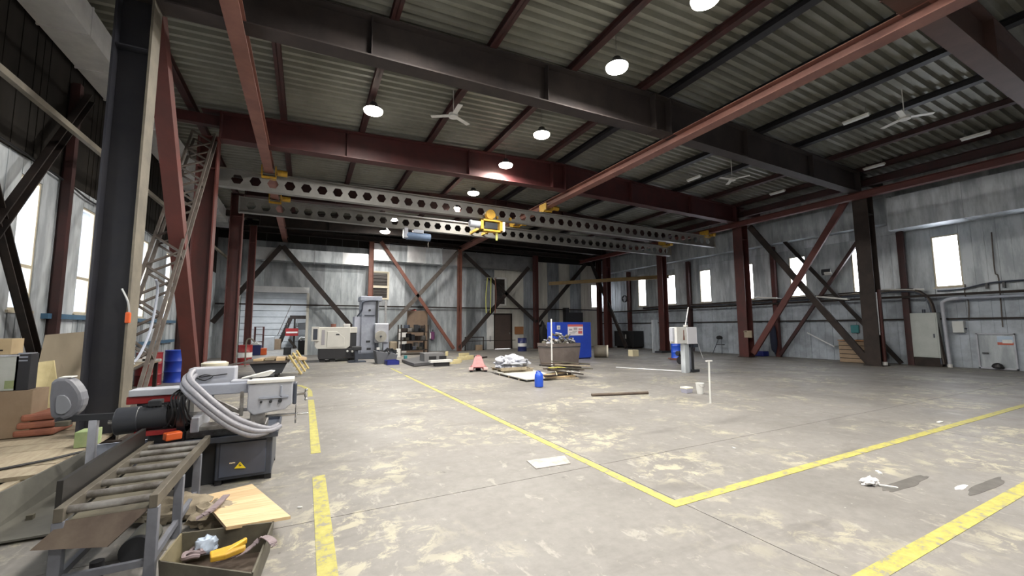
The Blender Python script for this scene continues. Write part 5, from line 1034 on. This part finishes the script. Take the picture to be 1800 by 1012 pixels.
solo(MB().cbox((c.x-.2, 18.1, .05), (.9, .5, .10), .1), 'floor_pad', SHELL, 'dark flat pad on the floor at the red column foot', 'pad')
# control pedestal
p = PZ(1212, 655); Yq = p.y
t = thing('control_pedestal', 'white two-faced control pedestal on a grey post on the open floor', 'pedestal', p); a = pb(1203, 603, 1213, 655, Yq, .18, floor=True)
BX(t, 'post', GALV[0], a, .008)
b = pb(1213, 604, 1226, 652, Yq+.05, .12, floor=True); BX(t, 'rear_post', GREYM, (b[0]-.02, b[1]-.02, b[2]+.1, b[3]+.1, 0, b[5]), .006); MB().box(b[0]+.03, b[0]+.07, Yq-.02, Yq+.05, .1, b[5]).build('cable_duct', BLACK, t)
MB().box(b[0]-.04, b[1]+.02, Yq-.03, Yq+.04, .02, .1).build('foot_clamp', SHELL, t); MB().box(b[0], b[1]+.02, Yq-.02, Yq+.2, b[5]-.12, b[5]-.01).build('junction_box', DGREY, t)
c = pb(1189, 575, 1208, 603.5, Yq-.05, .3); hb = BX(t, 'cabinet', WHITE, (c[0], c[1], c[2], c[3], c[4], c[5]), .01)
c = pb(1208, 575, 1226, 604, Yq-.08, .3); BX(t, 'cabinet', mat('pale_lilac_white', (.60, .60, .64), rough=.45), c, .01)
c2 = pb(1182, 576, 1190, 600, Yq+.05, .15); BX(t, 'open_door', LGREY, c2, .005)
a = PY(1202, 590, Yq-.06); MB().prism([a+V((-.04, 0, -.14)), a+V((.04, 0, -.14)), a+V((.015, 0, .02)), a+V((.015, 0, .2)), a+V((-.01, 0, .2)), a+V((-.02, 0, .02))], (0, -.01, 0)).build('red_mark', ORG, hb)
a = PY(1205, 574, Yq); MB().cyl(a, a+Z*.06, .07, n=14).build('beacon', WHITE, t, smooth=True); MB().cyl(a+Z*.05, PY(1210, 540, Yq), .022, n=8).build('drop_conduit', ALU, t)
MB().tube([PY(1226, 602, Yq), PY(1236, 630, Yq-.1)+Z*.0], .012, 6).build('loose_rod', ALU, t)
p = PZ(1190, 632); drum('plastic_drum', (p.x, p.y, .09), .25, .85, BLUEP, 'bright blue plastic drum on an orange stand behind the pedestal')
solo(MB().box(p.x-.28, p.x+.28, p.y-.28, p.y+.28, .03, .088).box(p.x-.25, p.x-.15, p.y-.2, p.y+.2, 0, .03).box(p.x+.15, p.x+.25, p.y-.2, p.y+.2, 0, .03), 'drum_stand', ORG, 'low orange stand under the bright blue plastic drum', 'stand')
p = PZ(1196, 640); t = thing('hand_truck', 'black hand truck wheels beside the pedestal post', 'hand truck', p); MB().cyl((p.x-.03, p.y, .16), (p.x+.05, p.y, .16), .16, n=18).build('wheel', BLACK, t, smooth=True); MB().cyl((p.x-.1, p.y+.05, .45), (p.x+.15, p.y+.05, .45), .10, n=14).build('motor', SHELL, t, smooth=True); MB().box(p.x-.02, p.x+.08, p.y, p.y+.06, .1, .5).build('frame', SHELL, t)
# conduit on floor, bar, bucket, box, T stand
a, b = PZ(1083, 645.5, .02), PZ(1203, 652.5, .02); solo(MB().cyl(a, b, .022, n=8), 'floor_conduit', ALU, 'long white conduit lying on the floor from the pedestal', 'conduit')
a, b = PZ(1040, 694, .03), PZ(1139, 690, .03); solo(MB().cyl(a, b, .035, n=12), 'steel_bar', RUST, 'rusty round steel bar lying alone on the floor', 'bar', smooth=True)
p = PZ(1231, 692); t = thing('bucket', 'white plastic bucket standing beside the T-shaped stand', 'bucket', p); r_ = .085
MB().lathe(p, [(r_*.8, 0), (r_*.82, .01), (r_*1.05, .235), (r_*1.12, .24), (r_*1.12, .255), (r_*.99, .255), (r_*.95, .2)], 22).build('body', WHITE, t, smooth=True)
MB().tube(curve_pts([p+V((-r_, 0, .23)), p+V((-.05, -.09, .17)), p+V((.05, -.09, .17)), p+V((r_, 0, .23))], 4), .004, 6).build('handle', STEEL, t)
p = PZ(1212, 691); t = thing('plastic_tub', 'grey-lilac tub with a cream top beside the bucket', 'tub', p)
MB().hexa([p+V(q) for q in ((-.09, 0, 0), (.09, 0, 0), (.09, .16, 0), (-.09, .16, 0), (-.11, -.02, .1), (.11, -.02, .1), (.11, .18, .1), (-.11, .18, .1))]).build('body', mat('lilac_tub', (.42, .42, .52), rough=.4), t, bev=.01); MB().box(p.x-.115, p.x+.115, p.y-.02, p.y+.18, .1, .14).build('lid', mat('cream_lid', (.68, .66, .54), rough=.5), t, bev=.01)
p = PZ(1249, 709); q = PY(1246, 634, p.y); t = thing('roller_stand', 'slim white T-shaped stand upright on the open floor', 'stand', p)
MB().cyl(p+Z*.0, q, .018, n=12).build('post', WHITE, t, smooth=True); MB().cbox(q, (.17, .04, .025)).build('cross_bar', WHITE, t)
MB().cyl(p, p+Z*.008, .045, n=16).build('foot', CONC, t)
# litter on the floor
t = thing('crumpled_sheet', 'crumpled white plastic sheet on a dark damp spot of the floor', 'sheet', PZ(1535, 852))
p = PZ(1530, 850); MB().blob((p.x, p.y, .02), (.11, .06, .035), 7, .7, 20, 10, 4).build('bundle', mat('white_film', (.75, .73, .72), rough=.5), t, smooth=True); a = PZ(1545, 852, .012); b = PZ(1578, 857, .006); MB().bar(a, b, .03, .012).build('tail', WHITE, t)
def puddle(name, px, w_, d_, m, label, cat, seed):
    c = PZ(*px); n_ = 28; pts = []
    for k in range(n_): t_ = 2*math.pi*k/n_; f = 1+.35*mnoise.noise(V((math.cos(t_)*1.6+seed, math.sin(t_)*1.6, 0))); pts.append(V((c.x+w_*math.cos(t_)*f, c.y+d_*math.sin(t_)*f, .0008)))
    return solo(MB().prism(pts, (0, 0, .0012)), name, m, label, cat)
DAMP = mat('damp_oil_stain', (.085, .080, .075), (.12, .113, .105), 6, .6, spec=.2)
puddle('oil_stain', (1590, 850), .46, .065, DAMP, 'dark damp stain under the crumpled white sheet', 'stain', 1); puddle('oil_stain', (1735, 853), .42, .06, DAMP, 'dark damp stain near the thick yellow line', 'stain', 5)
puddle('lime_spill', (1690, 856), .13, .028, WHITE, 'small white powder spill beside the damp stain', 'spill', 9)
for k, (px, py, s_) in enumerate(((1652, 742, .07), (1545, 831, .05), (1290, 788, .03), (660, 642, .06), (527, 893, .02), (1142, 695, .03), (616, 693, .03))):
    p = PZ(px, py); solo(MB().cbox((p.x, p.y, .007), (s_*2, s_*.6, .012), k*.7), 'paper_scrap', WHITE, 'small white paper scrap ' + ['by the far end of the cross line', 'behind the crumpled sheet', 'inside the marked corner', 'at the far start of the long line', 'beside the pine board', 'at the end of the rusty bar', 'alone between the two long lines'][k], 'litter', 'loose paper scraps on the floor')
# ------------------------------------------------------------------ window wall fittings
t = thing('wall_cabinet', 'large grey-green electrical cabinet on the window wall', 'cabinet', (21.6, 7.05, .33)); MB().box(21.55, 21.9, 6.60, 7.38, .34, 2.06).build('body', mat('cabinet_grey_green', (.44, .47, .45), (.38, .41, .39), 2, .5), t, bev=.01)
MB().box(21.53, 21.55, 6.66, 7.44, .38, 2.02).build('door', mat('cabinet_grey_green'), t, bev=.005) if False else MB().box(21.53, 21.55, 6.64, 7.34, .38, 2.02).build('door', MATS['cabinet_grey_green'], t, bev=.005)
MB().box(21.51, 21.53, 6.70, 6.74, 1.1, 1.25).build('lock', DGREY, t)
MB().box(21.6, 21.9, 6.6, 7.38, .0, .34).build('plinth', BROWN, t)
MB().cyl((21.7, 7.0, 2.06), (21.7, 7.0, 2.2), .05, n=10).build('cable_gland', DGREY, t)
t = thing('switch_box', 'small pale switch box on the window wall beside the pipes', 'switch box', (21.8, 6.1, 1.3)); MB().box(21.72, 21.95, 5.96, 6.26, 1.3, 1.73).build('body', mat('pale_switch_grey', (.52, .54, .53), rough=.5), t, bev=.01); MB().cyl((21.8, 5.9, 1.45), (21.8, 5.96, 1.45), .03, n=8).build('knob', DGREY, t)
t = thing('downpipe', 'pale grey downpipe bending into the wall run beside the cabinet', 'pipe', (21.7, 6.4, 0))
MB().tube(curve_pts([(21.7, 6.42, .1), (21.7, 6.44, 1.2), (21.7, 6.46, 2.3), (21.7, 6.40, 2.48), (21.7, 6.22, 2.56), (21.7, 6.0, 2.57)], 5), .06, 12).build('bend', LGREY, t, smooth=True); MB().cyl((21.7, 6.05, 2.57), (21.7, -2, 2.60), .055, n=10).build('run', GREYM, t, smooth=True); MB().cyl((21.7, 6.42, 0), (21.7, 6.42, .12), .07, n=12).build('foot', WHITE, t)
for k in range(3): solo(MB().tube(curve_pts([(21.62+.04*k, 6.62-.05*k, .1), (21.62, 6.72-.05*k, 1.6), (21.62, 6.82-.05*k, 2.5), (21.6, 7.05, 2.82+.06*k), (21.6, 7.6, 2.95+.05*k), (21.62, 9., 2.88+.08*k), (21.7, 12., 2.84+.06*k), (21.7, 16., 2.84+.05*k), (21.75, 22., 2.84+.05*k)], 6), .03, 8), 'cable_run', [DGREY, GREYST, DARK][k], ['slate', 'dusty grey', 'blackish'][k]+' cable bending from the cabinet side along the window sills', 'cable', smooth=True)
solo(MB().cyl((21.6, 8.6, 3.12), (21.6, 6.9, 2.98), .035, n=8), 'lamp_tube', WHITE, 'white tube crossing behind the brown column towards the window', 'tube', kind='thing')
for k, (pa, pb_) in enumerate((((1325, 523), (1366, 524)), ((1435, 521), (1490, 526)))):
    a, b = PX(*pa, 21.3), PX(*pb_, 21.3); solo(MB().cyl(a, b, .04, n=8).cyl(a, (21.75, a.y, a.z), .015, n=6).cyl(b, (21.75, b.y, b.z), .015, n=6), 'sill_tube', WHITE, ['white tube fixed below the window beside the red column', 'white tube fixed below the crossed window braces'][k], 'tube', kind='thing')
t = thing('wall_pipe', 'thin dark pipe on brackets from the near window onward', 'pipe', (21.8, 5, 3.)); MB().tube(curve_pts([(21.85, 6.6, 2.9), (21.85, 5.9, 2.93), (21.85, 5.2, 3.08), (21.85, 4.2, 3.10), (21.85, 0, 3.10)], 5), .03, 8).build('pipe', DGREY, t, smooth=True)
for q in (5.3, 4.9): MB().box(21.8, 21.95, q-.03, q+.03, 2.88, 3.08).build('bracket', SHELL, t)
for k, (y_, z0, z1) in enumerate(((5.85, 1.75, 3.1), (5.05, 1.5, 4.9))): solo(MB().tube(curve_pts([(21.88, y_, z1), (21.88, y_+.03, (z0+z1)/2+.3), (21.88, y_-.04, (z0+z1)/2), (21.88, y_, z0)], 5), .018, 6), 'wall_cable', GREYST, ['thin cable dropping to the pale switch box', 'thin cable dropping from high up to the framed hatch'][k], 'cable')
t = thing('framed_hatch', 'framed hatch low on the window wall with a small colourful print', 'hatch', (21.9, 5.25, 0)); y0, y1 = 4.80, 5.72
for q in ((y0, y0+.04, 0.02, 1.28), (y1-.04, y1, .02, 1.28), (y0, y1, 1.24, 1.28), (y0, y1, .02, .07)): MB().box(21.86, 21.95, q[0], q[1], q[2], q[3]).build('frame', LGREY, t)
MB().box(21.92, 21.95, y0+.04, y1-.04, .07, 1.24).build('leaf', GALV[1], t); MB().box(21.84, 21.86, 5.45, 5.6, .55, .6).build('latch', SHELL, t)
pr = MB().box(21.90, 21.915, 4.83, 5.22, .88, 1.18).build('print', mat('print_blue_grey', (.38, .48, .60), rough=.4), t)
MB().box(21.895, 21.90, 4.83, 5.22, .88, .97).build('print_band', mat('print_red', (.45, .10, .06), rough=.4), pr); MB().box(21.89, 21.895, 4.87, 5.10, .94, 1.06).build('print_figure', WHITE, pr)
MB().blob((21.8, 5.25, .12), (.1, .14, .12), 3, .3).build('rubber_flap', BLACK, t, smooth=True)
# red standpipe by brown column
t = thing('standpipe', 'red standpipe with white foot next to the brown column', 'pipe', (20.7, 7.6, 0)); p = PZ(1556, 643, 0); t.location = p; TM[t.name] = Matrix.Translation(p)
MB().cyl(p+Z*.15, p+Z*3.0, .06, n=12).build('pipe', RED, t, smooth=True); MB().cyl(p, p+Z*.16, .085, n=12).build('foot', WHITE, t, smooth=True); MB().cyl(p+V((-.1, .04, 1.2)), p+V((-.1, .04, 2.9)), .025, n=8).build('side_pipe', ALU, t); MB().box(p.x-.12, p.x+.02, p.y+.0, p.y+.08, 1.3, 1.36).build('clamp', STEEL, t)
# items by window wall between columns
t = thing('wooden_crate', 'brown open wooden crate at the wall left of the brown column', 'crate', (21.2, 9., 0)); a = (20.9, 21.8, 8.45, 9.6, 0, .95)
for k in range(5): MB().box(20.88, 20.9, 8.45, 9.6, .02+.18*k, .17+.18*k).build('slat', CARD, t)
for k in range(5): MB().box(20.9, 21.8, 8.43, 8.45, .02+.18*k, .17+.18*k).build('slat', CARD, t)
MB().box(20.9, 21.8, 8.45, 9.6, .0, .9).build('core', BROWN, t); MB().box(20.86, 21.8, 8.42, 9.62, .92, .96).build('rim', mat('orange_rim', (.30, .14, .05), rough=.6), t)
solo(MB().box(21.88, 21.96, 9.25, 9.55, 1.25, 1.6), 'teal_box', TEAL, 'small teal box fixed on the wall above the wooden crate', 'box', bev=.02)
solo(MB().blob((21.5, 12.75, .95), (.14, .16, .75), 3, .2, 14, 14, 2, False).cyl((21.5, 12.75, 1.6), (21.8, 12.75, 1.75), .02, n=6), 'hanging_coat', mat('dark_blue_cloth', (.02, .025, .05), rough=.9), 'dark coat hanging on the window wall between the crossed braces', 'clothes', smooth=True)
MBb = MB().box(21.3, 21.8, 13.2, 13.8, 0, .26); solo(MBb, 'blue_tub', mat('dark_blue_plastic', (.012, .02, .20)), 'dark blue tub on the floor at the window wall beside the coat', 'tub', bev=.04)
t = thing('hand_tool_pile', 'small dark folding stand with a cap against the window wall', 'stand', (21.3, 15.6, 0)); p = PX(1264, 600, 21.3)
for s_ in (-1, 1): MB().bar((21.1, p.y+s_*.3, 0), (21.4, p.y+s_*.1, .85), .03, .03).build('leg', DGREY, t)
MB().box(21.3, 21.5, p.y-.2, p.y+.2, .5, .53).build('shelf', SHELL, t); MB().blob((21.35, p.y, .9), (.14, .18, .13), 2, .3).build('cap', BLACK, t, smooth=True)
solo(MB().bar((21.6, 11.2, 1.25), (21.6, 10.1, .62), .03, .05).box(21.6, 21.96, 10.1, 10.14, .6, .66), 'handrail_bar', ALU, 'pale slanting bar on the window wall between the braces', 'bar')
t = thing('wall_floodlight', 'small floodlight on the crossing of the wall braces', 'floodlight', (21.2, 10.2, 4.3)); p = PX(1452, 478, 21.1); MB().cbox(p, (.22, .34, .2), .3, 0, .5).build('housing', SHELL, t, bev=.02); MB().cbox(p+V((-.07, -.1, -.08)), (.16, .26, .05), .3, 0, .5).build('lens', WHITE, t); MB().cyl(p, (21.46, p.y, p.z), .02, n=6).build('bracket', SHELL, t)
solo(MB().box(19.9, 19.94, 12.85, 13.25, 1.0, 1.35).box(19.7, 19.9, 13.1, 13.14, 1.28, 1.33), 'bracket_plate', PLY, 'pale bracket fixed on the foot of the red column', 'bracket')
solo(MB().box(-3.43, -3.40, 26.80, 26.88, 1.5, 2.6), 'door_plate', BLUEP, 'narrow blue strip on the wall beside the opening', 'strip') if False else None
# pipe valve stub, thin post by cart, sheet on gap
solo(MB().tube(curve_pts([(-2.2, 20.5, 0), (-2.2, 20.5, 1.0), (-2.05, 20.5, 1.15), (-1.9, 20.5, 1.0)], 5), .03, 8), 'bent_rod', BEIGE, 'bent beige rod standing at the foot of the red column by the cart', 'rod', smooth=True)
